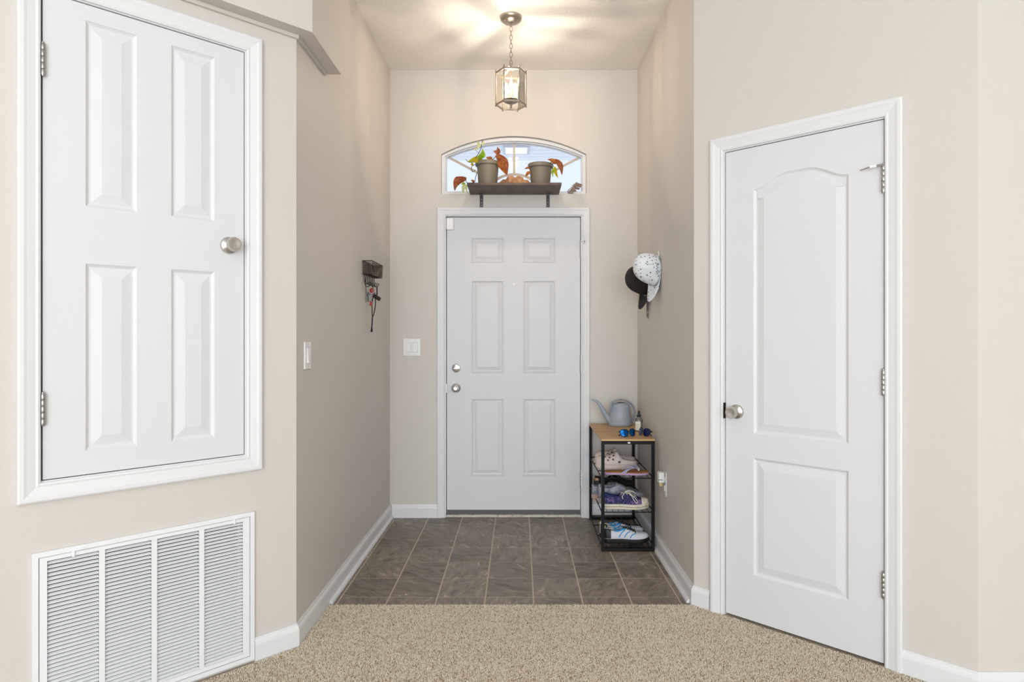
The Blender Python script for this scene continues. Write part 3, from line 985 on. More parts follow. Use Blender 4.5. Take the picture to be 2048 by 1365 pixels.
for k in range(3):
    a = rot0 + 0.5 + k * 2 * PI / 3
    bx, by = PX + 0.030 * math.cos(a), PY + 0.030 * math.sin(a)
    MB().lathe([(0, 0), (0.0095, 0), (0.0095, 0.045), (0, 0.046)], 14, (bx, by, LZ0 + 0.030)).build('candle_sleeve', M_SLEEVE, pn, smooth=True)
    MB().lathe([(0, 0), (0.006, 0.002), (0.0115, 0.018), (0.012, 0.028), (0.008, 0.044), (0.003, 0.054), (0, 0.057)], 16, (bx, by, LZ0 + 0.076)).build('bulb', M_BULB, pn, smooth=True)
    l = bpy.data.lights.new('pendant_bulb', 'POINT'); l.energy = 3.5; l.color = (1.0, 0.86, 0.70); l.shadow_soft_size = 0.006
    lo_ = bpy.data.objects.new('pendant_bulb', l); COL.objects.link(lo_)
    lo_.parent = pn; lo_.location = (bx - PX, by - PY, LZ0 + 0.146 - 2.58)

# ------------------------------------------------------------------ wall shelf over the door
M_SHELF = mat('dark_walnut', rgb(86, 70, 62), 0.55, var=(14, rgb(110, 92, 80), 0.4, 0.7), bump=(60, 0.1, 0.002))
sh = thing('wall_shelf', 'dark brown wooden shelf on black brackets across the arched window', 'shelf', T(-0.034, YB, 2.225))
SZ0, SZ1, SY = 2.225, 2.2415, 4.187
MB().box(-0.034 - 0.305, -0.034 + 0.305, SY, YB - 0.001, SZ0, SZ1, 0.0015).build('board', M_SHELF, sh)
M_BRK = mat('bracket_black', rgb(24, 20, 19), 0.3, spec=0.6)
for X in (-0.262, 0.196):
    q = MB()
    q.box(X - 0.0115, X + 0.0115, YB - 0.0045, YB - 0.0005, 2.139, SZ0, 0.001)
    q.box(X - 0.0115, X + 0.0115, YB - 0.060, YB - 0.0045, SZ0 - 0.0045, SZ0 - 0.0003, 0.001)
    br = q.build('bracket', M_BRK, sh)
    for z in (2.150, 2.172, 2.196):
        MB().lathe([(0, 0), (0.004, 0), (0.003, -0.002), (0, -0.003)], 10, (X, YB - 0.0046, z), 'y').build('screw', M_CHROME, br, smooth=True)
    for dx in (-0.006, 0.006):
        MB().lathe([(0, 0), (0.004, 0), (0.003, -0.002), (0, -0.003)], 10, (X + dx, YB - 0.018, SZ0 - 0.0046)).build('screw', M_CHROME, br, smooth=True)

# pots and plants
M_POT = mat('olive_pot', rgb(122, 115, 100), 0.55)
M_SOIL = mat('potting_soil', rgb(52, 40, 32), 0.95, bump=(120, 0.8, 0.004))


def leaf_mat(name, c1, c2, sc=40):
    m = bpy.data.materials.new(name); m.use_nodes = True
    nt = m.node_tree; nt.nodes.clear()
    out = nt.nodes.new('ShaderNodeOutputMaterial')
    df = nt.nodes.new('ShaderNodeBsdfDiffuse'); tr = nt.nodes.new('ShaderNodeBsdfTranslucent')
    mx = nt.nodes.new('ShaderNodeMixShader'); mx.inputs['Fac'].default_value = 0.45
    tc = nt.nodes.new('ShaderNodeTexCoord'); n = nt.nodes.new('ShaderNodeTexNoise'); n.inputs['Scale'].default_value = sc; n.inputs['Detail'].default_value = 4
    cr = nt.nodes.new('ShaderNodeValToRGB'); cr.color_ramp.elements[0].position = 0.35; cr.color_ramp.elements[1].position = 0.65
    cr.color_ramp.elements[0].color = c1; cr.color_ramp.elements[1].color = c2
    nt.links.new(tc.outputs['Object'], n.inputs['Vector']); nt.links.new(n.outputs['Fac'], cr.inputs['Fac'])
    nt.links.new(cr.outputs['Color'], df.inputs['Color']); nt.links.new(cr.outputs['Color'], tr.inputs['Color'])
    nt.links.new(df.outputs[0], mx.inputs[1]); nt.links.new(tr.outputs[0], mx.inputs[2]); nt.links.new(mx.outputs[0], out.inputs['Surface'])
    return m


M_LG = leaf_mat('leaf_green', rgb(120, 168, 40), rgb(176, 196, 70))
M_LGP = leaf_mat('leaf_pale_green', rgb(190, 200, 140), rgb(226, 226, 170))
M_LY = leaf_mat('leaf_yellow', rgb(170, 176, 44), rgb(214, 178, 60), 60)
M_LB = leaf_mat('leaf_russet', rgb(140, 78, 54), rgb(184, 116, 78))
M_LO = leaf_mat('leaf_orange', rgb(196, 130, 72), rgb(160, 92, 54))
M_STEM = mat('plant_stem', rgb(66, 46, 34), 0.7)


def leaf(base, tip, width, m, parent, bow=0.12, asym=0.25, fold=0.22, depth=Vector((0, -1, 0)), point=1.5):
    base, tip = Vector(base), Vector(tip)
    d = tip - base; L = d.length; d = d / L
    side = d.cross(depth).normalized(); nr = side.cross(d).normalized()
    n, mth = 12, 6
    vs = []; fs = []
    for i in range(n + 1):
        t = i / n
        wv = width * (math.sin(PI * min(1, t ** 0.72)) ** 0.85) * (1 - 0.25 * t ** point)
        if i == n: wv = 0
        cpt = base + d * (L * t) + side * (asym * width * math.sin(PI * t)) + nr * (bow * L * math.sin(PI * t))
        for jx in range(mth + 1):
            u = (jx / mth - 0.5)
            ruff = 0.05 * width * math.sin(t * 19 + jx * 1.3) * abs(u) * 2
            vs.append(cpt + side * (wv * u) - nr * (fold * wv * abs(u) * 2 * abs(u)) + nr * ruff)
    for i in range(n):
        for jx in range(mth):
            a = i * (mth + 1) + jx
            fs.append((a, a + 1, a + mth + 2, a + mth + 1))
    return MB().add(vs, fs).build('leaf', m, parent, smooth=True, recalc=False)


def stem(pts, r, parent):
    return MB().tube(smooth_pts(pts, 5), r, 6).build('stem', M_STEM, parent, smooth=True)


def pot(px, Y, label, ztop, rr):
    X = (px - 1039) / FPX * Y
    z0 = SZ1 + 0.0003
    hgt = ztop - z0
    t = thing('potted_plant', label, 'plant', T(X, Y, z0), group=None)
    r0, r1 = rr * 0.73, rr * 0.88
    MB().lathe([(0, 0), (r0, 0), (r0 + 0.001, 0.004), (r0 + 0.002, 0.006), (r1, hgt - 0.028), (r1, hgt - 0.024), (rr, hgt - 0.024), (rr + 0.001, hgt - 0.003), (rr - 0.001, hgt), (r1 - 0.001, hgt), (r1 - 0.003, hgt - 0.03), (0, hgt - 0.03)],
               48, (X, Y, z0)).build('pot', M_POT, t, smooth=math.radians(35))
    MB().lathe([(r1 - 0.004, hgt - 0.026), (r1 * .5, hgt - 0.018), (0, hgt - 0.016)], 24, (X, Y, z0)).build('soil', M_SOIL, t, smooth=True)
    return t, X


YP = 4.315
t1, X1 = pot(975.5, YP, 'olive-grey potted plant with green vine and drooping russet leaves', 2.405, 0.082)
A = lambda x, y, dy=0.0: at(900 + x * 0.0916, 270 + y * 0.0916, YP + dy)
# climbing vine stem
stem([A(720, 640, 0.02), A(610, 500, -.02), A(520, 600, -.05), A(570, 480, -.06), A(640, 380, -.06), A(680, 260, -.06), A(710, 110, -.05)], 0.0022, t1)
leaf(A(600, 510, -.06), A(700, 285, -.07), 0.042, M_LG, t1, asym=0.55)
leaf(A(600, 500, -.065), A(760, 400, -.07), 0.034, M_LG, t1, asym=0.2)
leaf(A(720, 540, -.03), A(380, 590, -.07), 0.046, M_LY, t1, asym=0.1)
leaf(A(480, 600, -.06), A(520, 680, -.06), 0.020, M_LY, t1)
leaf(A(620, 300, -.06), A(600, 130, -.05), 0.024, M_LGP, t1)
leaf(A(690, 220, -.06), A(735, 130, -.05), 0.018, M_LGP, t1)
leaf(A(610, 310, -.06), A(510, 340, -.06), 0.014, M_LGP, t1)
stem([A(480, 600, -.06), A(400, 590, -.07), A(345, 530, -.07)], 0.0018, t1)
stem([A(640, 400, -.06), A(580, 360, -.06), A(560, 320, -.06)], 0.0012, t1)
# hanging loop down the left of the pot and the trailing russet leaf
stem([A(560, 640, -.05), A(480, 680, -.085), A(470, 760, -.088), A(500, 810, -.09), A(560, 760, -.09)], 0.0020, t1)
stem([A(590, 820, -.083), A(560, 920, -.1), A(540, 1020, -.12), A(450, 1060, -.145), A(370, 1040, -.14), A(330, 960, -.14)], 0.0022, t1)
leaf(A(360, 930, -.14), A(100, 1230, -.15), 0.058, M_LB, t1, asym=0.5, bow=0.05)
leaf(A(330, 1060, -.14), A(295, 1290, -.15), 0.026, M_LGP, t1)
leaf(A(360, 1080, -.14), A(385, 1290, -.15), 0.016, M_LGP, t1)
leaf(A(340, 1060, -.145), A(240, 1090, -.15), 0.016, M_LG, t1)
leaf(A(530, 1050, -.10), A(450, 985, -.10), 0.018, M_LO, t1)
# right hand russet leaves
stem([A(850, 640, 0.0), A(940, 540, -.03), A(1010, 450, -.05)], 0.0020, t1)
stem([A(940, 530, -.03), A(860, 550, -.03)], 0.0014, t1)
leaf(A(1010, 420, -.05), A(1240, 900, -.09), 0.062, M_LB, t1, asym=-0.35, bow=0.06)
leaf(A(1050, 540, -.06), A(1235, 880, -.085), 0.040, M_LO, t1, asym=0.05, bow=0.10)
leaf(A(1040, 440, -.05), A(1030, 260, -.05), 0.028, M_LB, t1)
leaf(A(1070, 430, -.05), A(940, 360, -.05), 0.030, M_LB, t1)
leaf(A(920, 590, -.02), A(780, 490, -.03), 0.034, M_LO, t1)
leaf(A(880, 610, -.01), A(730, 590, -.02), 0.024, M_LB, t1)

t2, X2 = pot(1081, YP + 0.01, 'olive-grey potted plant with a few russet and yellow leaves', 2.394, 0.083)
A2 = lambda x, y, dy=0.0: at(860 + x * 0.166, 250 + y * 0.166, YP + dy)
stem([A2(1370, 500), A2(1430, 470, -.04), A2(1470, 440, -.06)], 0.002, t2)
leaf(A2(1520, 470, -.06), A2(1415, 415, -.06), 0.030, M_LO, t2)
leaf(A2(1505, 410, -.06), A2(1590, 610, -.08), 0.040, M_LB, t2, asym=-0.35)
leaf(A2(1500, 500, -.07), A2(1545, 645, -.085), 0.026, M_LY, t2)
leaf(A2(1485, 520, -.075), A2(1480, 640, -.085), 0.014, M_LG, t2)
leaf(A2(1440, 520, -.02), A2(1380, 440, -.02), 0.022, M_LB, t2)
leaf(A2(1210, 520, -.05), A2(1135, 535, -.07), 0.016, M_LO, t2)
leaf(A2(1215, 560, -.07), A2(1148, 635, -.08), 0.024, M_LO, t2)
stem([A2(1470, 440, -.06), A2(1490, 510, -.07)], 0.0016, t2)
stem([A2(1215, 500, -.05), A2(1212, 560, -.075)], 0.0014, t2)

# faceted wooden ornament standing on the shelf between the pots
M_ORN = mat('ornament_wood', rgb(188, 142, 104), 0.6, var=(35, rgb(164, 116, 80), 0.4, 0.65))
M_ORN2 = mat('ornament_wood_edge', rgb(138, 92, 62), 0.6)
on = thing('wood_ornament', 'faceted scallop-shaped brown wooden ornament between the two plant pots', 'ornament', T(at(1030, 366, 4.36).x, 4.36, SZ1 + 0.0003))
B = lambda x, y: (at(990 + x * 0.06836, 330 + y * 0.06836, 4.36).x, at(990, 330 + y * 0.06836, 4.36).z)
zb = SZ1 + 0.0005
for sgn, outl in ((-1, [(110, 525), (230, 425), (320, 420), (370, 340), (510, 315), (584, 370)]), (1, [(1040, 520), (950, 435), (850, 435), (820, 370), (680, 315), (586, 370)])):
    pts = [B(*p) for p in outl]
    xb = pts[-1][0]; x_o = pts[0][0]
    poly = [(x_o, zb)] + pts + [(xb, zb)]
    n = len(poly)
    q = MB()
    ctr = ((x_o + xb) / 2 + sgn * -0.02, (zb + pts[3][1]) / 2)
    # facets: fan raised to a ridge towards the viewer
    vs = [(p[0], 4.36, p[1]) for p in poly] + [(p[0], 4.378, p[1]) for p in poly] + [(ctr[0], 4.338, ctr[1])]
    fs = [(i, (i + 1) % n, 2 * n) for i in range(n)] + [tuple(range(n, 2 * n))] + [(i, (i + 1) % n, n + (i + 1) % n, n + i) for i in range(n)]
    q.add(vs, fs)
    q.build('half', M_ORN, on)

# dinosaur-skeleton cutout on the window sill
M_DINO = mat('dino_plywood', rgb(150, 130, 116), 0.7, var=(90, rgb(120, 102, 92), 0.4, 0.6))
YD = 4.4945
D = lambda x, y: (at(1120 + x * 0.033, 350 + y * 0.033, YD).x, at(0, 350 + y * 0.033, YD).z)
dn = thing('dinosaur_figure', 'small wooden dinosaur skeleton with open jaws on the window sill', 'figurine', T(D(700, 1000)[0], YD, WZ0 + 0.0005))
def cut(pts, name, y0, y1):
    MB().plate([D(*p) for p in pts], [], YD + y0, YD + y1).build(name, M_DINO, dn)
cut([(850, 600), (960, 460), (1340, 600), (1270, 750), (1050, 700), (960, 740)], 'skull', -0.011, 0.011)
cut([(930, 740), (1210, 800), (1170, 890), (930, 835)], 'jaw', -0.010, 0.010)
zbase = (WZ0 + 0.0008)
bx0, bx1 = D(480, 0)[0], D(720, 0)[0]
MB().plate([D(850, 600), D(940, 680), D(930, 840), D(990, 975), D(850, 990), (bx1, zbase), (bx0, zbase), D(620, 930)], [], YD - 0.006, YD + 0.006).build('neck', M_DINO, dn)
for (x, y) in ((830, 600), (760, 670), (680, 760), (600, 840), (520, 910), (460, 1000)):
    cut([(x - 30, y - 35), (x + 20, y - 40), (x + 80, y + 40), (x + 50, y + 80)], 'spine_plate', -0.004, 0.004)
cut([(900, 900), (1000, 960), (960, 1000), (860, 960)], 'arm', -0.008, 0.008)

# ------------------------------------------------------------------ switches, outlet
def switch_plate(F, x0, x1, z0, z1, label, n, name='light_switch', up=True):
    t = thing(name, label, 'light switch', F @ T((x0 + x1) / 2, 0, z0))
    MB(F).box(x0, x1, 0.0005, 0.007, z0, z1, 0.002).build('plate', M_PLASTIC, t)
    wq = (x1 - x0) / n
    for i in range(n):
        xc = x0 + wq * (i + 0.5) if n == 1 else (x0 + x1) / 2 + (i - 0.5) * 0.046
        zc = (z0 + z1) / 2
        MB(F).box(xc - 0.018, xc + 0.018, 0.006, 0.0085, zc - 0.035, zc + 0.035, 0.0008).build('rocker_frame', mat('rocker_frame_grey', rgb(214, 214, 212), 0.4), t)  # frame plastic a little greyer than the rocker
        q = MB(F)
        d = 0.0035 if i == n - 1 else 0.0
        q.add([(xc - 0.0155, 0.0083, zc - 0.032), (xc + 0.0155, 0.0083, zc - 0.032), (xc + 0.0155, 0.0083, zc + 0.032), (xc - 0.0155, 0.0083, zc + 0.032),
               (xc - 0.0155, 0.010 + d, zc - 0.032), (xc + 0.0155, 0.010 + d, zc - 0.032), (xc + 0.0155, 0.0105, zc + 0.032), (xc - 0.0155, 0.0105, zc + 0.032)],
              [(0, 1, 2, 3), (4, 5, 6, 7), (0, 1, 5, 4), (1, 2, 6, 5), (2, 3, 7, 6), (3, 0, 4, 7)])
        q.build('rocker', M_PLASTIC, t)
        for zz in (z0 + 0.009, z1 - 0.009):
            MB(F).lathe([(0, 0), (0.003, 0), (0.002, 0.001), (0, 0.001)], 8, (xc, 0.0068, zz), 'y').build('screw', mat('plate_screw', rgb(205, 205, 203), 0.4), t)
    return t


switch_plate(FB, 0.682, 0.800, 1.115, 1.232, 'double white rocker switch on the back wall beside the front door', 2)
sxa = YB - 2.795; sxb = YB - 2.715
switch_plate(FL, sxa, sxb, 1.115, 1.230, 'single white switch near the outer edge of the left foyer wall', 1)
ot = thing('wall_outlet', 'white wall outlet with plug-in device on the right foyer wall', 'outlet', FR @ T(0.59, 0, 0.366))
MB(FR).box(0.555, 0.625, 0.0005, 0.006, 0.366, 0.494, 0.002).build('plate', M_PLASTIC, ot)
for z in (0.405, 0.455):
    MB(FR).lathe([(0, 0), (0.017, 0), (0.017, 0.003), (0.015, 0.004), (0, 0.004)], 20, (0.59, 0.0055, z), 'y').build('socket', M_PLASTIC, ot, smooth=True)
pi_ = thing('plug_in_freshener', 'white plug-in air freshener in the upper socket of the outlet', 'air freshener', FR @ T(0.59, 0.01, 0.435))
MB(FR).box(0.565, 0.615, 0.0105, 0.042, 0.438, 0.496, 0.006).build('body', M_PLASTIC, pi_)
MB(FR).lathe([(0, 0), (0.010, 0.001), (0.012, 0.014), (0.008, 0.022), (0, 0.022)], 16, (0.59, 0.026, 0.416)).build('oil_vial', mat('amber_vial', rgb(205, 180, 130), 0.2), pi_, smooth=True)
MB(FR).box(0.5645, 0.580, 0.020, 0.043, 0.455, 0.458).build('vent_slot', M_DARK, pi_)

# ------------------------------------------------------------------ key rack on the left foyer wall
M_WIRE = mat('bronze_wire', rgb(58, 46, 40), 0.5)
def wx(Y):      # x of the left foyer wall at depth Y
    return -0.893 + (YB - Y) / (YB - LC[1]) * (LC[0] + 0.893)
KY0, KY1, KZ0, KZ1 = 3.70, 3.985, 1.607, 1.682
kr = thing('key_rack', 'dark wire-mesh basket with key hooks on the left foyer wall', 'key rack', T(wx(3.84), 3.84, 1.56))
xi, xo = wx(3.84) + 0.005, wx(3.84) + 0.058
q = MB()
q.tube([(xi, KY0, KZ1), (xo, KY0 + 0.002, KZ1), (xo, KY1 - 0.002, KZ1), (xi, KY1, KZ1)], 0.0030, 8, closed=True)
q.build('top_rim', M_WIRE, kr, smooth=True)
q = MB()
q.tube([(xi, KY0, KZ0), (xo - 0.004, KY0 + 0.002, KZ0), (xo - 0.004, KY1 - 0.002, KZ0), (xi, KY1, KZ0)], 0.0022, 8, closed=True)
q.build('bottom_rim', M_WIRE, kr, smooth=True)
q = MB()
n = 17
for i in range(n + 1):
    y = KY0 + (KY1 - KY0) * i / n
    q.tube([(xo, y, KZ1), (xo - 0.004, y, KZ0)], 0.0013, 4)
    q.tube([(xi, y, KZ0), (xo - 0.004, y, KZ0)], 0.0013, 4)
    q.tube([(xi, y, KZ1), (xi, y, KZ0)], 0.0011, 4)
for i in range(1, 6):
    z = KZ0 + (KZ1 - KZ0) * i / 6
    x_ = xo - 0.004 * (1 - i / 6)
    q.tube([(xi, KY0, z), (x_, KY0, z), (x_, KY1, z), (xi, KY1, z)], 0.0013, 4, closed=True)
for i in range(1, 6):
    x_ = xi + (xo - 0.004 - xi) * i / 6
    for y in (KY0, KY1):
        q.tube([(x_, y, KZ0), (x_, y, KZ1)], 0.0013, 4)
ms = q.build('basket_mesh', M_WIRE, kr)
HY = [3.715 + 0.042 * i for i in range(7)]
for y in HY:
    pts = [(xi + 0.004, y, KZ0), (xi + 0.004, y, KZ0 - 0.035), (xi + 0.008, y, KZ0 - 0.05), (xi + 0.018, y, KZ0 - 0.056), (xi + 0.028, y, KZ0 - 0.049), (xi + 0.033, y, KZ0 - 0.036)]
    q = MB(); q.tube(smooth_pts(pts, 4), 0.0024, 6); q.lathe([(0, -0.003), (0.0035, 0), (0, 0.003)], 8, pts[-1])
    q.build('hook', M_WIRE, kr, smooth=True)
hz = KZ0 - 0.0595          # hook seat
hx = xi + 0.018


def ring_pts(cx, cy, cz, r, ang, n=18):
    return [(cx + r * math.cos(2 * PI * i / n) * math.sin(ang), cy + r * math.cos(2 * PI * i / n) * math.cos(ang), cz + r * math.sin(2 * PI * i / n)) for i in range(n)]


def key(parent, x, y, z, ang, L=0.055, m=None):
    q = MB(T(x, y, z) @ Matrix.Rotation(ang, 4, 'Z'))
    bow = [(0.011 * math.cos(a), -0.010 + 0.011 * math.sin(a)) for a in [2 * PI * i / 14 for i in range(14)]]
    hole = [(0.003 * math.cos(a), -0.004 + 0.003 * math.sin(a)) for a in [2 * PI * i / 8 for i in range(8)]]
    q.plate(bow, [hole], -0.001, 0.001)
    q.plate([(-0.004, -0.020), (-0.004, -L), (0.0, -L - 0.004), (0.004, -L), (0.0025, -L + 0.006), (0.004, -L + 0.012), (0.0025, -L + 0.018), (0.004, -0.020)], [], -0.001, 0.001)
    return q.build('key', m or M_CHROME, parent)


kb = thing('key_bunch', 'key ring with red fob and silver keys hanging from the wire rack', 'keys', T(hx, 3.80, hz - 0.1))
MB().tube(ring_pts(hx + 0.002, HY[2], hz - 0.018, 0.018, 0.6), 0.0013, 6, closed=True).build('split_ring', M_CHROME, kb, smooth=True)
MB().lathe([(0, -0.004), (0.014, -0.003), (0.014, 0.003), (0, 0.004)], 20, (hx + 0.010, HY[2] - 0.004, hz - 0.030), 'y').build('red_fob', mat('red_enamel', rgb(150, 26, 30), 0.3), kb, smooth=True)
MB().tube(ring_pts(hx + 0.010, HY[2] - 0.004, hz - 0.030, 0.0165, 0.9), 0.0022, 6, closed=True).build('fob_rim', M_CHROME, kb, smooth=True)
key(kb, hx + 0.006, HY[2] + 0.004, hz - 0.040, 0.9)
key(kb, hx - 0.002, HY[2] + 0.008, hz - 0.036, 1.2)
MB().box(hx - 0.012, hx - 0.010, HY[2] - 0.020, HY[2] + 0.014, hz - 0.095, hz - 0.038, 0.0005).build('grey_tag', mat('grey_tag', rgb(120, 120, 118), 0.5), kb)
MB().box(hx - 0.004, hx + 0.010, HY[2] + 0.004, HY[2] + 0.012, hz - 0.118, hz - 0.090, 0.002).build('red_clip', mat('red_clip', rgb(170, 40, 36), 0.4), kb)
ln = thing('lanyard', 'long black lanyard hanging from the wire key rack', 'lanyard', T(hx, HY[4], hz - 0.24))
M_CORD = mat('black_cord', rgb(24, 23, 24), 0.8)
yl = HY[3]
q = MB()
q.tube(smooth_pts([(hx + 0.004, yl, hz + 0.004), (hx + 0.010, yl - 0.004, hz - 0.05), (hx + 0.004, yl - 0.010, hz - 0.10), (hx + 0.004, yl - 0.005, hz - 0.16), (hx + 0.004, yl, hz - 0.185)], 5), 0.0028, 6)
q.tube(smooth_pts([(hx + 0.004, yl, hz + 0.004), (hx + 0.016, yl + 0.006, hz - 0.05), (hx + 0.020, yl + 0.012, hz - 0.10), (hx + 0.012, yl + 0.008, hz - 0.16), (hx + 0.004, yl, hz - 0.185)], 5), 0.0028, 6)
q.build('loop_cord', M_CORD, ln, smooth=True)
MB().tube(smooth_pts([(hx + 0.004, yl, hz - 0.185), (hx + 0.003, yl, hz - 0.215), (hx, yl, hz - 0.245)], 5), 0.0036, 8).build('tail', M_CORD, ln, smooth=True)
MB().lathe([(0, 0), (0.007, 0.002), (0.006, 0.016), (0.0035, 0.030), (0, 0.031)], 12, (hx, yl, hz - 0.272)).build('bead', M_CORD, ln, smooth=True)
k2 = thing('dark_key_fob', 'dark car-key fob hanging from the outermost hook of the key rack', 'keys', T(hx, HY[6], hz - 0.08))
MB().tube([(hx + 0.004, HY[6], hz + 0.004), (hx + 0.004, HY[6] - 0.004, hz - 0.05)], 0.0035, 6).build('strap', M_CORD, k2, smooth=True)
MB(T(hx + 0.006, HY[6], hz - 0.062) @ Matrix.Rotation(0.7, 4, 'Z') @ Matrix.Rotation(0.5, 4, 'Y')).box(-0.028, 0.022, -0.006, 0.006, -0.012, 0.012, 0.004).build('fob_case', mat('dark_fob', rgb(46, 38, 32), 0.4), k2)
MB().box(hx + 0.002, hx + 0.008, HY[6] - 0.004, HY[6] + 0.004, hz - 0.045, hz - 0.028, 0.001).build('red_tab', mat('red_clip', rgb(170, 40, 36), 0.4), k2)
cbx = MB()
y0 = HY[0]
cbx.tube(smooth_pts([(hx - 0.002, y0 - 0.004, hz + 0.055), (hx - 0.006, y0 - 0.012, hz + 0.01), (hx - 0.002, y0 - 0.008, hz - 0.01), (hx + 0.012, y0 + 0.004, hz - 0.008), (hx + 0.018, y0 + 0.012, hz + 0.012)], 5), 0.0022, 6)
cbx.tube(smooth_pts([(hx - 0.004, y0 - 0.006, hz + 0.004), (hx - 0.004, y0 - 0.002, hz - 0.03), (hx + 0.004, y0 + 0.004, hz - 0.07)], 5), 0.0016, 6)
solo(cbx, 'charging_cord', M_CORD, (hx, y0, hz - 0.07), 'thin dark cord looped over the first hook of the key rack', 'cord', smooth=True)

# ------------------------------------------------------------------ caps on the right foyer wall
def capmat_print():
    m = bpy.data.materials.new('printed_cotton'); m.use_nodes = True
    nt = m.node_tree; b = nt.nodes['Principled BSDF']; b.inputs['Roughness'].default_value = 0.8
    tc = nt.nodes.new('ShaderNodeTexCoord'); mp = nt.nodes.new('ShaderNodeMapping'); mp.inputs['Scale'].default_value = (62, 30, 62); mp.inputs['Rotation'].default_value = (0.5, 0.4, 0.8)
    v = nt.nodes.new('ShaderNodeTexVoronoi'); v.inputs['Scale'].default_value = 1.0; v.inputs['Randomness'].default_value = 0.75
    n = nt.nodes.new('ShaderNodeTexNoise'); n.inputs['Scale'].default_value = 2.2; n.inputs['Detail'].default_value = 2
    sub = nt.nodes.new('ShaderNodeMath'); sub.operation = 'MULTIPLY_ADD'; sub.inputs[1].default_value = 0.5; 
    cr = nt.nodes.new('ShaderNodeValToRGB'); cr.color_ramp.elements[0].position = 0.47; cr.color_ramp.elements[1].position = 0.52
    cr.color_ramp.elements[0].color = rgb(104, 118, 142); cr.color_ramp.elements[1].color = rgb(236, 240, 244)
    nt.links.new(tc.outputs['Object'], mp.inputs['Vector']); nt.links.new(mp.outputs[0], v.inputs['Vector']); nt.links.new(mp.outputs[0], n.inputs['Vector'])
    nt.links.new(n.outputs['Fac'], sub.inputs[0]); nt.links.new(v.outputs['Distance'], sub.inputs[2])
    nt.links.new(sub.outputs[0], cr.inputs['Fac']); nt.links.new(cr.outputs['Color'], b.inputs['Base Color'])
    return m


def cap(label, Yc, zc, m, r=0.086, deep=0.125, brim=0.075, tiltz=0.0, gap=0.006, crown_shift=0.0):
    R = Matrix(((0, 0, -1, 0), (0, -1, 0, 0), (-1, 0, 0, 0), (0, 0, 0, 1)))
    M = Matrix.Translation((XR - gap, Yc, zc)) @ Matrix.Rotation(tiltz, 4, 'Z') @ R
    t = thing('baseball_cap', label, 'cap', M)
    q = MB(M)
    # crown: 6 panels, slightly slouched; local x to the brim, z = crown axis
    nr, ns = 14, 48
    rings = []
    for i in range(nr + 1):
        ph = i / nr * PI / 2
        rad = r * math.cos(ph) ** 0.72; zz = deep * math.sin(ph) ** 0.9
        ring = []
        for k in range(ns):
            a = 2 * PI * k / ns
            seam = 1 - 0.018 * math.exp(-((((a / (PI / 3)) + 0.5) % 1 - 0.5) / 0.06) ** 2)
            fx = 1.0 + 0.10 * max(0.0, math.cos(a)) ** 1.5
            dent = 1 - 0.11 * math.exp(-((a - 1.75) / 0.22) ** 2) * math.sin(2 * ph) ** 2 - 0.06 * math.exp(-((a - 0.9) / 0.2) ** 2) * math.sin(2 * ph)
            lift = 0.012 * math.cos(a) * math.sin(2 * ph)
            ring.append((rad * math.cos(a) * fx * seam * dent + crown_shift * math.sin(ph), rad * math.sin(a) * seam * 0.94 * dent, zz + lift))
        rings.append(ring)
    q.loft(rings, caps=False)
    cr = q.build('crown', m, t, smooth=True, doubles=0.0004)
    sd = cr.modifiers.new('thick', 'SOLIDIFY'); sd.thickness = 0.003; sd.offset = -1
    # brim: curved blade
    q = MB(M)
    nb, nc = 10, 16
    vs = []; fs = []
    for i in range(nb + 1):
        u = i / nb
        for k in range(nc + 1):
            a = (k / nc - 0.5) * 2.15
            rr_ = r * 1.02
            ext = brim * (max(0.0, math.cos(a * 0.98)) ** 0.55)
            x = rr_ * math.cos(a) * (1 + 0.10 * max(0, math.cos(a)) ** 1.5) + ext * u
            y = rr_ * math.sin(a) * 0.94 * (1 - 0.06 * u)
            z = 0.002 + u * (0.056 * math.cos(a) ** 2) - 0.018 * u * u * math.cos(a) ** 2
            vs.append((x, y, max(z, 0.0015)))
    for i in range(nb):
        for k in range(nc):
            a = i * (nc + 1) + k; fs.append((a, a + 1, a + nc + 2, a + nc + 1))
    q.add(vs, fs)
    br = q.build('brim', m, t, smooth=True)
    sd = br.modifiers.new('thick', 'SOLIDIFY'); sd.thickness = 0.003; sd.offset = 1
    MB(M).lathe([(0.008, 0), (0.007, 0.003), (0, 0.005)], 14, (crown_shift, 0, deep - 0.001)).build('button', m, t, smooth=True)
    return t, M


M_PRINT = capmat_print()
M_BLKC = mat('black_cotton', rgb(36, 31, 29), 0.85, bump=(300, 0.2, 0.001))
wc_, WM = cap('white baseball cap with small blue-grey print hanging on a wall hook', 3.79, 1.640, M_PRINT, r=0.086, deep=0.128, brim=0.092, crown_shift=-0.034, tiltz=0.27, gap=0.0235)
bc_, BM = cap('plain black baseball cap hanging behind the printed white cap', 4.075, 1.600, M_BLKC, r=0.085, deep=0.128, brim=0.085, crown_shift=-0.030, tiltz=0.27, gap=0.0235)
# embroidered script on the side of the white cap
em = MB(WM)
pts = []
for i in range(41):
    t_ = i / 40
    a = -PI / 2 + 0.0
    ang = PI / 2 + 0.30 - 0.75 * t_
    zz = 0.026 + 0.007 * math.sin(t_ * 26) + (0.005 if i < 6 else 0)
    ph = math.asin(min(1, (zz / 0.128) ** (1 / 0.9)))
    rad = 0.086 * math.cos(ph) ** 0.72 + 0.0012
    pts.append((rad * math.cos(ang) * (1.08 if math.cos(ang) > 0 else 1) + -0.034 * math.sin(ph), rad * math.sin(ang) * 0.94, zz))
em.tube(pts, 0.0011, 5)
em.build('embroidered_script', mat('navy_thread', rgb(44, 52, 74), 0.7), wc_)
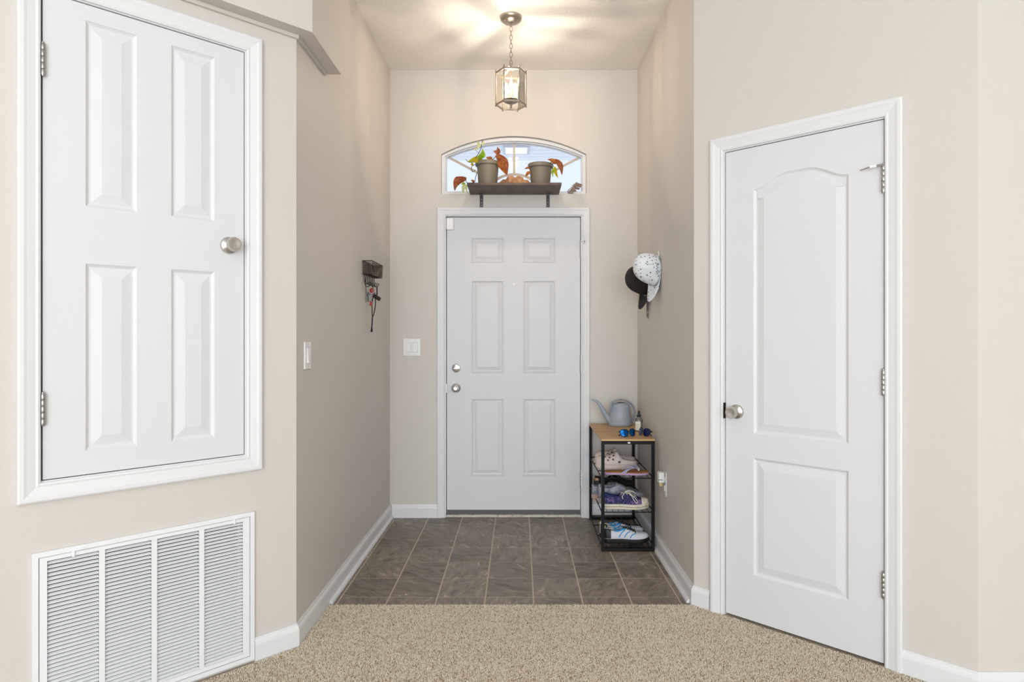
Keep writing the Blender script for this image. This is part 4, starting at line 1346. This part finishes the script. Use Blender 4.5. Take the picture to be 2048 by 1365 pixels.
# hooks
for (Yh, zh, lab) in ((3.79, 1.703, 'white adhesive wall hook holding the printed white cap'), (4.075, 1.690, 'white adhesive wall hook behind the black cap')):
    t = thing('wall_hook', lab, 'hook', T(XR, Yh, zh))
    MB().box(XR - 0.005, XR - 0.0006, Yh - 0.013, Yh + 0.013, zh, zh + 0.045, 0.0015).build('plate', M_PLASTIC, t)
    q = MB(); q.tube(smooth_pts([(XR - 0.006, Yh, zh + 0.018), (XR - 0.016, Yh, zh + 0.006), (XR - 0.026, Yh, zh + 0.008), (XR - 0.030, Yh, zh + 0.022)], 4), 0.0055, 8)
    q.build('hook_arm', M_PLASTIC, t, smooth=True)
# grey strap below the black cap
t = thing('hanging_strap', 'grey strap with a rounded end hanging below the black cap', 'strap', T(XR - 0.03, 4.10, 1.36))
M_STRAP = mat('grey_leather', rgb(112, 102, 94), 0.6)
p0 = at(1297, 596, 4.10); p1 = at(1297, 638, 4.10)
hw = 0.0125
prof = [(p0.x - hw, p0.z), (p0.x - hw, p1.z + 0.022), (p0.x - hw * 0.7, p1.z + 0.006), (p0.x, p1.z), (p0.x + hw * 0.7, p1.z + 0.006), (p0.x + hw, p1.z + 0.022), (p0.x + hw, p0.z)]
MB().plate(prof, [], 4.0975, 4.1025).build('band', M_STRAP, t)
MB().box(p0.x - hw - 0.0008, p0.x + hw + 0.0008, 4.0965, 4.1035, p1.z + 0.036, p1.z + 0.046).build('keeper', mat('pale_keeper', rgb(164, 154, 146), 0.5), t)

# ------------------------------------------------------------------ shoe rack
RX0, RX1, RY0, RY1, RZT = 0.476, 0.786, 3.774, 4.440, 0.642
M_OAK = mat('oak_veneer', rgb(202, 164, 118), 0.5, var=(9, rgb(186, 144, 98), 0.35, 0.7))
rk = thing('shoe_rack', 'black metal shoe rack with oak top and wire shelves beside the front door', 'shoe rack', T((RX0 + RX1) / 2, (RY0 + RY1) / 2, 0))
pw = 0.018
for (x, y) in ((RX0, RY0), (RX1 - pw, RY0), (RX0, RY1 - pw), (RX1 - pw, RY1 - pw)):
    MB().box(x, x + pw, y, y + pw, 0.0005, RZT - 0.001, 0.001).build('post', M_BLACK, rk)
for y in (RY0, RY1 - pw):
    for z in (0.0005, RZT - 0.019):
        MB().box(RX0 + pw, RX1 - pw, y, y + pw, z, z + pw, 0.001).build('crossbar', M_BLACK, rk)
MB().box(RX0 - 0.0005, RX1 + 0.0005, RY0 + 0.0005, RY1, RZT, RZT + 0.012, 0.001).build('top_board', M_OAK, rk)
q = MB().lathe([(0, 0), (0.0085, 0), (0.0085, -0.0008), (0, -0.001)], 20, ((1258 - 1039) / FPX * RY0, RY0 - 0.0003, RZT - 0.010), 'y', sx=1.0, sy=0.55)
q.build('oval_badge', mat('badge_silver', rgb(236, 238, 240), 0.3), rk)
RT = RZT + 0.012
SHZ = [0.026, 0.2265, 0.424]
for z in SHZ:
    q = MB()
    for x in (RX0 + 0.004, RX1 - 0.004):
        q.tube([(x, RY0 + 0.004, z), (x, RY1 - 0.004, z)], 0.0035, 8)
    for y in (RY0 + 0.010, RY0 + 0.22, RY0 + 0.44, RY1 - 0.012):
        q.tube([(RX0 + 0.004, y, z), (RX1 - 0.004, y, z)], 0.003, 8)
    n = 9
    for i in range(1, n):
        x = RX0 + (RX1 - RX0) * i / n
        q.tube([(x, RY0 + 0.010, z + 0.0035), (x, RY1 - 0.012, z + 0.0035)], 0.0015, 6)
    q.build('wire_shelf', M_BLACK, rk, smooth=True)
SHT = [z + 0.0055 for z in SHZ]

# ------------------------------------------------------------------ shoes
WTAB = [(0, 0.0), (.008, .26), (.025, .44), (.06, .60), (.12, .70), (.3, .70), (.45, .77), (.62, .97), (.72, 1.0), (.82, .94), (.90, .78), (.955, .55), (.985, .32), (1.0, 0.0)]


def spring(t, amt=0.012):
    return amt * max(0, (t - 0.62) / 0.38) ** 2


class Shoe:
    def __init__(self, name, label, x, y, z, rot, L, W, htab, sole_h, cat='shoe', group=None, tilt=0.0, roll=0.0):
        self.M = T(x, y, z) @ Matrix.Rotation(rot, 4, 'Z') @ Matrix.Rotation(tilt, 4, 'Y') @ Matrix.Rotation(roll, 4, 'X')
        self.t = thing(name, label, cat, self.M, group)
        self.L, self.W, self.htab, self.sh = L, W, htab, sole_h
        self.sp = 0.012

    def w(self, t): return interp(WTAB, t) * self.W / 2
    def c(self, t): return 0.010 * math.sin(PI * t) - 0.004

    def surf(self, t, a, off=0.0):
        """a: 0..pi over the shoe"""
        w = max(self.w(t) * 0.95, 0.0005); h = interp(self.htab, t)
        ca, sa = math.cos(a), math.sin(a)
        e = 0.62
        y = w * math.copysign(abs(ca) ** e, ca); z = h * abs(sa) ** (0.75)
        dn = Vector((0, y / max(w, .01), z / max(h, .01)))
        if dn.length > 0: dn = dn.normalized()
        return Vector((self.L * (t - 0.5), y + self.c(t) + dn.y * off, self.sh + spring(t, self.sp) + z + dn.z * off))

    def upper(self, m, t_open=(0.035, 0.40), a_open=0.62, thick=0.004):
        ts = sorted(set([i / 30 for i in range(31)] + [0.008, 0.018, 0.985, 0.992]))
        na = 20
        vs = [self.surf(t, PI * k / na) for t in ts for k in range(na + 1)]
        fs = []
        for i in range(len(ts) - 1):
            tm = (ts[i] + ts[i + 1]) / 2
            for k in range(na):
                am = PI * (k + .5) / na
                lim = a_open * min(1, math.sqrt(max(0, (t_open[1] - tm)) / 0.12)) if t_open else 0
                if t_open and t_open[0] < tm < t_open[1] and abs(math.cos(am)) < lim:
                    continue
                p = i * (na + 1) + k
                fs.append((p, p + 1, p + na + 2, p + na + 1))
        q = MB(self.M); q.add(vs, fs)
        o = q.build('upper', m, self.t, smooth=math.radians(60), doubles=0.0002)
        sd = o.modifiers.new('thick', 'SOLIDIFY'); sd.thickness = thick; sd.offset = -1
        return o

    def outline(self, k=1.0, n=40):
        pts = []
        ts = [0.5 - 0.5 * math.cos(PI * i / n) for i in range(n + 1)]
        for t in ts: pts.append((t, self.w(t) * k + (k - 1) * 0))
        loop = [(self.L * (t - .5) * (1 + (k - 1) * .3), self.c(t) - w, t) for (t, w) in pts] + [(self.L * (t - .5) * (1 + (k - 1) * .3), self.c(t) + w, t) for (t, w) in pts[::-1][1:-1]]
        return loop

    def sole(self, m, k=1.04, top=None, z0=0.0, z1=None, name='sole'):
        z1 = self.sh + 0.004 if z1 is None else z1
        lo = self.outline(k)
        rings = [[(p[0], p[1] * 0.97, z0 + spring(p[2], self.sp)) for p in lo], [(p[0], p[1], z0 + .003 + spring(p[2], self.sp)) for p in lo],
                 [(p[0], p[1], z1 + spring(p[2], self.sp)) for p in lo], [(p[0], p[1] * 0.94, z1 + 0.001 + spring(p[2], self.sp)) for p in lo]]
        q = MB(self.M); q.loft(rings)
        return q.build(name, m, self.t, smooth=math.radians(50))

    def insole(self, m):
        lo = self.outline(0.80)
        q = MB(self.M); q.add([(p[0], p[1], self.sh + 0.008 + spring(p[2], self.sp)) for p in lo], [tuple(range(len(lo)))])
        return q.build('insole', m, self.t)

    def patch(self, t0, t1, a0, a1, m, name, off=0.0015, nt=8, na=10):
        vs = [self.surf(t0 + (t1 - t0) * i / nt, a0 + (a1 - a0) * k / na, off) for i in range(nt + 1) for k in range(na + 1)]
        fs = [(i * (na + 1) + k, i * (na + 1) + k + 1, (i + 1) * (na + 1) + k + 1, (i + 1) * (na + 1) + k) for i in range(nt) for k in range(na)]
        q = MB(self.M); q.add(vs, fs)
        return q.build(name, m, self.t, smooth=True)

    def line(self, pts, r, m, name, off=0.002, n=6):
        """pts: (t, a) path on the surface"""
        P = []
        for i in range(len(pts) - 1):
            for k in range(6):
                u = k / 6
                P.append(self.surf(pts[i][0] + (pts[i + 1][0] - pts[i][0]) * u, pts[i][1] + (pts[i + 1][1] - pts[i][1]) * u, off))
        P.append(self.surf(*pts[-1], off))
        q = MB(self.M); q.tube(P, r, n)
        return q.build(name, m, self.t, smooth=True)

    def laces(self, m, t0=0.43, t1=0.70, n=5, r=0.0022, spread=0.42):
        q = MB(self.M)
        for i in range(n):
            t = t0 + (t1 - t0) * i / (n - 1)
            for d in (-1, 1):
                P = [self.surf(t + 0.03 * d * u, PI / 2 - d * 0 + spread * u * 1.0, 0.0035) for u in [x / 5 - 1 for x in range(11)]]
                q.tube(P, r, 5)
        return q.build('laces', m, self.t, smooth=True)


def galaxy_mat():
    m = bpy.data.materials.new('galaxy_canvas'); m.use_nodes = True
    nt = m.node_tree; b = nt.nodes['Principled BSDF']; b.inputs['Roughness'].default_value = 0.75
    tc = nt.nodes.new('ShaderNodeTexCoord')
    n = nt.nodes.new('ShaderNodeTexNoise'); n.inputs['Scale'].default_value = 22; n.inputs['Detail'].default_value = 5
    cr = nt.nodes.new('ShaderNodeValToRGB'); e = cr.color_ramp.elements
    e[0].position = .38; e[0].color = rgb(26, 32, 74); e[1].position = .74; e[1].color = rgb(214, 150, 180)
    q = e.new(.52); q.color = rgb(44, 46, 100)
    q = e.new(.60); q.color = rgb(120, 84, 140)
    v = nt.nodes.new('ShaderNodeTexVoronoi'); v.inputs['Scale'].default_value = 110
    c2 = nt.nodes.new('ShaderNodeValToRGB'); c2.color_ramp.elements[0].position = .10; c2.color_ramp.elements[1].position = .2
    c2.color_ramp.elements[0].color = (1, 1, 1, 1); c2.color_ramp.elements[1].color = (0, 0, 0, 1)
    mx = nt.nodes.new('ShaderNodeMix'); mx.data_type = 'RGBA'; mx.inputs['B'].default_value = rgb(226, 216, 236)
    nt.links.new(tc.outputs['Object'], n.inputs['Vector']); nt.links.new(tc.outputs['Object'], v.inputs['Vector'])
    nt.links.new(n.outputs['Fac'], cr.inputs['Fac']); nt.links.new(v.outputs['Distance'], c2.inputs['Fac'])
    nt.links.new(c2.outputs['Color'], mx.inputs['Factor']); nt.links.new(cr.outputs['Color'], mx.inputs['A'])
    nt.links.new(mx.outputs['Result'], b.inputs['Base Color'])
    return m


M_GAL = galaxy_mat()
M_RUB = mat('cream_rubber', rgb(226, 218, 198), 0.6, var=(40, rgb(196, 184, 160), 0.5, 0.75))
M_LACE = mat('cream_lace', rgb(228, 222, 208), 0.8)
M_INS = mat('dark_insole', rgb(34, 32, 36), 0.9)
M_NAVY = mat('navy_collar', rgb(32, 52, 104), 0.8)
SNK = [(0, .062), (.08, .066), (.2, .056), (.32, .052), (.42, .062), (.55, .062), (.68, .046), (.8, .036), (.92, .030), (.98, .020), (1, .012)]
CX = (RX0 + RX1) / 2
g = Shoe('sneaker', 'navy galaxy-print low sneaker with white laces and cream sole', 0.628, RY0 + 0.085, SHT[1], math.radians(-3), 0.275, 0.100, SNK, 0.024)
g.upper(M_GAL, (0.03, 0.40)); g.sole(M_RUB); g.insole(M_INS)
g.patch(.83, .995, 0.02, PI - 0.02, M_RUB, 'toe_cap')
g.line([(.42, 0.9), (.30, 0.90), (.16, 0.92), (.05, 1.0)], 0.0045, M_NAVY, 'collar', 0.001)
g.line([(.42, PI - .9), (.30, PI - .90), (.16, PI - .92), (.05, PI - 1.0)], 0.0045, M_NAVY, 'collar', 0.001)
g.patch(.40, .62, 1.25, PI - 1.25, M_NAVY, 'tongue', 0.001)
g.laces(M_LACE)
q = MB(g.M)
for sgn, e1, e2 in ((-1, (0.05, -0.075, 0.045), (0.075, -0.058, 0.05)), (1, (0.075, -0.015, 0.078), (0.09, 0.01, 0.07))):
    s0 = g.surf(.50, PI / 2, 0.008)
    p = [s0, s0 + Vector((0.02, sgn * 0.012, 0.006)), s0 + Vector((0.045, -0.052 if sgn < 0 else 0.02, -0.036 if sgn < 0 else 0.0)), s0 + Vector((0.060, -0.060 if sgn < 0 else 0.03, -0.052 if sgn < 0 else -.012)), s0 + Vector((0.066, -0.050 if sgn < 0 else 0.022, -0.044 if sgn < 0 else -.014)), s0 + Vector((0.04, -0.03 if sgn < 0 else .008, -0.016 if sgn < 0 else -.002)), s0]
    q.tube(smooth_pts(p, 6), 0.0022, 6)
p = [g.surf(.50, PI / 2, 0.008), g.surf(.46, PI / 2 + .5, .008), g.surf(.42, PI / 2 + .9, .010), g.surf(.44, PI / 2 + 1.15, .010)]
q.tube(smooth_pts(p, 5), 0.0022, 6)
q.build('lace_bow', M_LACE, g.t, smooth=True)
q = MB(g.M)
lo = g.outline(1.045)
q.tube([(p[0], p[1], 0.014 + spring(p[2], g.sp)) for p in lo], 0.0012, 4, closed=True)
q.build('sole_stripe', mat('sole_line', rgb(120, 104, 104), 0.7), g.t)

M_GREYC = mat('grey_canvas', rgb(128, 134, 144), 0.85, var=(35, rgb(172, 172, 184), 0.4, 0.65))
M_GREYS = mat('grey_sole', rgb(172, 160, 154), 0.7)
M_GLACE = mat('grey_lace', rgb(150, 152, 156), 0.8)
g2 = Shoe('sneaker', 'worn grey lace-up sneaker behind the galaxy sneaker', 0.618, RY0 + 0.205, SHT[1] + 0.004, math.radians(2), 0.275, 0.098,
          [(0, .085), (.08, .090), (.2, .078), (.32, .078), (.42, .088), (.55, .074), (.68, .052), (.8, .040), (.92, .032), (.98, .020), (1, .012)], 0.024)
g2.upper(M_GREYC, (0.03, 0.40)); g2.sole(M_GREYS); g2.insole(M_INS); g2.laces(M_GLACE)
g2.line([(.42, 0.95), (.30, 0.95), (.16, 0.95), (.05, 1.0)], 0.005, M_GREYC, 'collar', 0.001)
g2.patch(.06, .36, 0.35, 0.75, mat('lilac_panel', rgb(176, 172, 196), 0.8), 'side_panel')
g3 = Shoe('sneaker', 'worn grey sneaker with its heel poking out of the rack', 0.590, RY0 + 0.325, SHT[1] + 0.003, math.radians(6), 0.275, 0.098, SNK, 0.022)
g3.upper(M_GREYC, (0.03, 0.40)); g3.sole(mat('peach_sole', rgb(186, 158, 146), 0.7)); g3.insole(M_INS); g3.laces(M_GLACE)
M_BLKS = mat('black_leather', rgb(22, 20, 20), 0.5)
M_GOLD = mat('gold_print', rgb(176, 122, 84), 0.4, var=(60, rgb(226, 196, 160), 0.45, 0.6))
for (dy, dx, lab, ht) in ((0.440, 0.0, 'black shoe with gold print beside the grey sneakers', SNK), (0.550, 0.02, 'plain black shoe at the back of the middle rack shelf', SNK)):
    b_ = Shoe('flat_shoe', lab, 0.612 + dx, RY0 + dy, SHT[1] + 0.001, 0.02, 0.265, 0.092, [(k, v * 1.2) for k, v in ht], 0.018)
    b_.upper(M_BLKS, (0.03, 0.42)); b_.sole(M_BLKS); b_.insole(M_INS); b_.laces(M_CORD)
    if dx == 0:
        b_.patch(.02, .12, 0.4, 2.2, M_GOLD, 'gold_heel_panel'); b_.patch(.16, .26, 0.2, 0.6, M_GOLD, 'gold_side_panel')

# running shoes at the bottom
M_MESH = mat('white_mesh', rgb(212, 216, 222), 0.8, bump=(400, 0.3, 0.001))
M_BLUE = mat('blue_overlay', rgb(40, 142, 206), 0.5)
M_LIME = mat('lime_tab', rgb(196, 214, 84), 0.5)
RUN = [(0, .066), (.08, .070), (.2, .060), (.32, .056), (.42, .064), (.55, .060), (.68, .046), (.8, .038), (.92, .032), (.98, .022), (1, .012)]
for i, (dy, dx, lab) in enumerate(((0.080, 0.0, 'white running shoe with blue stripes, front one on the bottom shelf'), (0.185, -0.010, 'white and blue running shoe behind its mate on the bottom shelf'))):
    r_ = Shoe('running_shoe', lab, 0.630 + dx, RY0 + dy, SHT[0], math.radians(-2 + 3 * i), 0.265, 0.096, RUN, 0.020)
    r_.upper(M_MESH, (0.03, 0.40)); r_.sole(M_BLKS); r_.insole(M_INS)
    r_.patch(.01, .20, 0.03, PI - 0.03, M_BLKS, 'heel_counter', 0.0012) if False else None
    r_.patch(.012, .16, 0.05, 1.05, M_BLKS, 'heel_counter'); r_.patch(.012, .16, PI - 1.05, PI - 0.05, M_BLKS, 'heel_counter')
    for s in (1, -1):
        f = (lambda a: a) if s > 0 else (lambda a: PI - a)
        r_.line([(.24, f(.95)), (.36, f(.98)), (.48, f(1.18))], 0.0055, M_BLUE, 'blue_collar', 0.001)
        for t0 in (.34, .46, .58):
            r_.line([(t0, f(.15)), (t0 + .05, f(.55)), (t0 + .13, f(.95))], 0.0026, M_BLUE, 'stripe', 0.0006)
    r_.laces(M_BLKS, .45, .68, 5, 0.0024)
    r_.line([(.018, 1.0), (.03, 1.15), (.055, 1.2)], 0.004, M_LIME, 'pull_tab', 0.003)
    r_.line([(.70, PI / 2 - .5), (.70, PI / 2 + .5)], 0.0025, M_BLKS, 'toe_seam', 0.0005)

# clogs on the top wire shelf, toes towards the door
M_CLOG = mat('blush_foam', rgb(222, 206, 200), 0.6)
CLG = [(0, .020), (.06, .030), (.2, .034), (.38, .046), (.46, .070), (.58, .070), (.7, .062), (.82, .052), (.92, .042), (.98, .030), (1, .018)]
for i, (dy, dx, lab) in enumerate(((0.265, -0.004, 'blush foam clog beside the flip-flop on the top wire shelf'), (0.385, 0.006, 'blush foam clog behind its mate on the top wire shelf'))):
    c_ = Shoe('foam_clog', lab, 0.606 + dx, RY0 + dy, SHT[2], math.radians(183 - 4 * i), 0.255, 0.108, CLG, 0.026)
    c_.sp = 0.014
    c_.upper(M_CLOG, (0.0, 0.47), 0.75, 0.006); c_.sole(M_CLOG, 1.06); c_.insole(mat('clog_footbed', rgb(190, 172, 166), 0.7))
    for (t, a) in ((.60, 1.0), (.70, .85), (.68, 1.35), (.80, 1.1), (.80, 1.6), (.62, 1.7), (.70, 2.0), (.60, 2.2), (.80, 2.1), (.74, .5), (.62, .5), (.74, 2.6), (.62, 2.6)):
        p = c_.surf(t, a, 0.0008); p2 = c_.surf(t, a, -0.003)
        MB(c_.M).tube([p2, p], 0.0052, 10).build('vent_hole', M_DARK, c_.t)
    # heel strap folded forward over the instep
    P = [c_.surf(.46, .12, .006)] + [c_.surf(.50 + .03 * math.sin(a), a, 0.007) for a in [0.3 + (PI - .6) * k / 12 for k in range(13)]] + [c_.surf(.46, PI - .12, .006)]
    q = MB(c_.M)
    sd_ = Vector((1, 0, 0)) * 0.009
    q.loft([[p + sd_, p - sd_, p - sd_ + Vector((0, 0, .004)), p + sd_ + Vector((0, 0, .004))] for p in P])
    q.build('heel_strap', M_CLOG, c_.t)
    for a in (0.2, PI - 0.2):
        p = c_.surf(.47, a, 0.013)
        MB(c_.M).tube([p, c_.surf(.47, a, 0.0)], 0.007, 12).build('rivet', mat('clog_rivet', rgb(60, 64, 62), 0.5), c_.t)

# flip-flop
f_ = Shoe('flip_flop', 'tan flip-flop with lilac edge and blue striped strap on the rack', 0.640, RY0 + 0.105, SHT[2], math.radians(-4), 0.262, 0.104, SNK, 0.016, cat='sandal')
f_.sp = 0.004
f_.sole(mat('lilac_rubber', rgb(196, 160, 196), 0.6), 1.0, z0=0, z1=0.011, name='outsole')
lo = f_.outline(0.985)
q = MB(f_.M); q.loft([[(p[0], p[1], 0.012 + spring(p[2], .004)) for p in lo], [(p[0], p[1] * .98, 0.0165 + spring(p[2], .004)) for p in lo]])
q.build('footbed', mat('tan_footbed', rgb(178, 122, 72), 0.7, var=(20, rgb(150, 98, 58), 0.4, 0.7)), f_.t)
for j, (cm, nm) in enumerate(((rgb(226, 222, 226), 'strap'), (rgb(92, 112, 176), 'strap_stripe'), (rgb(168, 190, 224), 'strap_stripe'))):
    mm = mat('flop_strap_%d' % j, cm, 0.7)
    for s in (-1, 1):
        q = MB(f_.M)
        P = [Vector((0.072, 0.004, 0.018)), Vector((0.066, 0.006 * s, 0.034)), Vector((0.035, 0.026 * s, 0.042)), Vector((0.000, 0.040 * s, 0.032)), Vector((-0.022, 0.043 * s, 0.014))]
        P = smooth_pts(P, 5)
        rings = []
        wd = (0.012, 0.0065, 0.0025)[j]; lift = (0.0, 0.0012, 0.0022)[j]
        for i, p in enumerate(P):
            k = 0.35 + 0.65 * min(1, i / 8)
            sv = Vector((0.75, 0.45 * s, 0.15)).normalized() * wd * k
            nv = Vector((0, 0.35 * s, 0.94)) * (0.0012)
            c0 = p + Vector((0, 0.35 * s, 0.94)) * lift
            rings.append([c0 + sv + nv, c0 - sv + nv, c0 - sv - nv, c0 + sv - nv])
        q.loft(rings); q.build(nm, mm, f_.t, smooth=True)

# ------------------------------------------------------------------ things on the rack top
M_CAN = mat('blue_grey_plastic', rgb(160, 170, 180), 0.45)
wy = 4.345; wx_ = (1240 - 1039) / FPX * wy
wcn = thing('watering_can', 'blue-grey plastic watering can with long spout on the shoe rack', 'watering can', T(wx_, wy, RT + 0.0003))
z0 = RT + 0.0003
hb = 0.146
MB().lathe([(0, 0), (0.075, 0), (0.080, 0.005), (0.081, 0.024), (0.079, 0.027), (0.079, 0.030), (0.0795, 0.032), (0.076, 0.036), (0.070, 0.085), (0.066, 0.118), (0.067, 0.121), (0.0655, 0.126), (0.063, 0.138), (0.056, hb), (0, hb + 0.001)], 48, (wx_, wy, z0)).build('body', M_CAN, wcn, smooth=math.radians(50))
MB().lathe([(0.026, 0), (0.027, 0.006), (0.022, 0.007), (0.022, 0.001)], 24, (wx_ + 0.005, wy - 0.012, z0 + hb + 0.0005), sx=1.3, sy=1.4).build('filler_rim', M_CAN, wcn, smooth=True)
MB().lathe([(0.0, 0.0), (0.0225, 0.0)], 24, (wx_ + 0.005, wy - 0.012, z0 + hb + 0.0062), sx=1.3, sy=1.4).build('filler_hole', M_DARK, wcn)
W_ = lambda x, y, dy=0: at(1170 + x * 0.0879, 780 + y * 0.0879, wy + dy)
sp_ = smooth_pts([W_(560, 690, -.005), W_(490, 600, -.012), W_(410, 470, -.018), W_(340, 350, -.02), W_(260, 265, -.02), W_(145, 222, -.02)], 6)
n = len(sp_)
MB().tube(sp_, [0.024 - 0.0185 * (i / (n - 1)) ** 0.8 for i in range(n)], 16).build('spout', M_CAN, wcn, smooth=True)
hp = smooth_pts([W_(600, 430, -.03), W_(597, 330, -.03), W_(640, 265, -.028), W_(730, 230, -.02), W_(840, 225, -.01), W_(960, 255, 0), W_(1060, 330, .01), W_(1125, 440, .01), W_(1140, 550, .01), W_(1115, 640, .005), W_(1060, 695, 0)], 5)
rings = []
for i, p in enumerate(hp):
    d = (hp[min(i + 1, len(hp) - 1)] - hp[max(i - 1, 0)]).normalized()
    sd_ = Vector((0, 1, 0)); up_ = d.cross(sd_).normalized(); sd_ = up_.cross(d)
    rings.append([p + sd_ * 0.0125 * math.cos(a) + up_ * 0.0058 * math.sin(a) for a in [2 * PI * k / 12 for k in range(12)]])
MB().loft(rings).build('handle', M_CAN, wcn, smooth=True)

by = 4.085; bx_ = 0.750
bt = thing('spray_bottle', 'small clear spray bottle with cream label and black top', 'bottle', T(bx_, by, z0))
M_BGL = thin_glass('bottle_glass', (0.90, 0.93, 0.90, 1), 0.10)
MB().lathe([(0, 0), (0.021, 0), (0.023, 0.003), (0.023, 0.068), (0.020, 0.078), (0.012, 0.086), (0.0085, 0.090), (0.0085, 0.096), (0, 0.096)], 32, (bx_, by, z0)).build('glass', M_BGL, bt, smooth=True)
MB().lathe([(0, 0.003), (0.0205, 0.003), (0.0212, 0.006), (0.0212, 0.048), (0, 0.048)], 32, (bx_, by, z0)).build('liquid', mat('clear_liquid', rgb(214, 216, 204), 0.1), bt, smooth=True)
q = MB()
ang = [math.radians(d) for d in range(190, 292, 6)]
q.add([(bx_ + 0.0234 * math.cos(a), by + 0.0234 * math.sin(a), z0 + zz) for zz in (0.008, 0.062) for a in ang], [(i, i + 1, len(ang) + i + 1, len(ang) + i) for i in range(len(ang) - 1)])
lb = q.build('label', mat('cream_label', rgb(240, 238, 226), 0.6), bt)
for zz, a0, a1 in ((0.044, 222, 258), (0.040, 226, 254), (0.027, 230, 250)):
    q = MB(); an_ = [math.radians(a0 + (a1 - a0) * i / 6) for i in range(7)]
    q.add([(bx_ + 0.0236 * math.cos(a), by + 0.0236 * math.sin(a), z0 + zz + d) for d in (0, 0.0016) for a in an_], [(i, i + 1, 7 + i + 1, 7 + i) for i in range(6)])
    q.build('label_print', mat('label_ink', rgb(176, 172, 160), 0.6), lb)
MB().lathe([(0, 0.0905), (0.0125, 0.0905), (0.013, 0.093), (0.013, 0.102), (0.009, 0.105), (0.0075, 0.108), (0.0072, 0.124), (0.006, 0.127), (0, 0.127)], 24, (bx_, by, z0)).build('spray_cap', mat('black_plastic', rgb(26, 26, 27), 0.35), bt, smooth=True)


def sunglasses(label, x, y, rotz, lens_m, frame_m, w=0.056, h=0.044, tilt=-0.25, fold=True):
    """lenses stand nearly upright, facing local -y"""
    M = T(x, y, z0) @ Matrix.Rotation(rotz, 4, 'Z')
    t = thing('sunglasses', label, 'sunglasses', M)
    wrap = 0.30
    for s in (-1, 1):
        L = M @ T(s * (w * 0.56), 0.006, h / 2 + 0.003) @ Matrix.Rotation(s * wrap, 4, 'Z') @ Matrix.Rotation(tilt, 4, 'X')
        pts = []
        for k in range(28):
            a = 2 * PI * k / 28
            ca, sa = math.cos(a), math.sin(a)
            px_ = w / 2 * math.copysign(abs(ca) ** .75, ca); pz = h / 2 * math.copysign(abs(sa) ** .75, sa)
            if pz < 0: px_ *= 0.9
            pts.append((px_, 0.25 * px_ * px_ / w * 2 + 0.08 * pz * pz / h, pz))
        q = MB(L); q.add(pts + [(0, -0.0015, 0)], [(k, (k + 1) % 28, 28) for k in range(28)])
        q.build('lens', lens_m, t, smooth=True)
        q = MB(L); q.tube(pts, 0.0022, 6, closed=True); q.build('rim', frame_m, t, smooth=True)
        # temple folded behind
        q = MB(M)
        ex = s * (w * 1.08)
        P = smooth_pts([(ex, 0.018, h * .72), (ex * 0.98, 0.030, h * .70), (ex * 0.5, 0.036 + 0.004 * s, h * .50), (-ex * 0.5, 0.038 + 0.004 * s, h * .25), (-ex * 0.85, 0.036 + 0.004 * s, 0.005)], 5)
        q.tube(P, 0.0027, 6); q.build('temple', frame_m, t, smooth=True)
    q = MB(M); q.tube(smooth_pts([(-w * .10, 0.002, h * .72), (0, -0.002, h * .78), (w * .10, 0.002, h * .72)], 4), 0.003, 6); q.build('bridge', frame_m, t, smooth=True)
    return t


M_LENSB = mat('blue_mirror_lens', rgb(14, 100, 176), 0.10, metal=0.8)
M_LENSD = mat('deep_blue_lens', rgb(16, 30, 84), 0.06, metal=0.5, spec=0.8)
M_TORT = mat('dark_frame', rgb(34, 28, 26), 0.25)
M_LENSN = mat('brown_lens', rgb(66, 52, 48), 0.1, metal=0.4)
sunglasses('dark-framed sunglasses with bright blue mirrored lenses on the rack', 0.650, 3.850, math.radians(24), M_LENSB, M_TORT, w=0.052, h=0.043)
sunglasses('black wraparound sunglasses with deep blue lenses near the rack corner', 0.735, 3.885, math.radians(-62), M_LENSD, M_TORT, w=0.050, h=0.045)
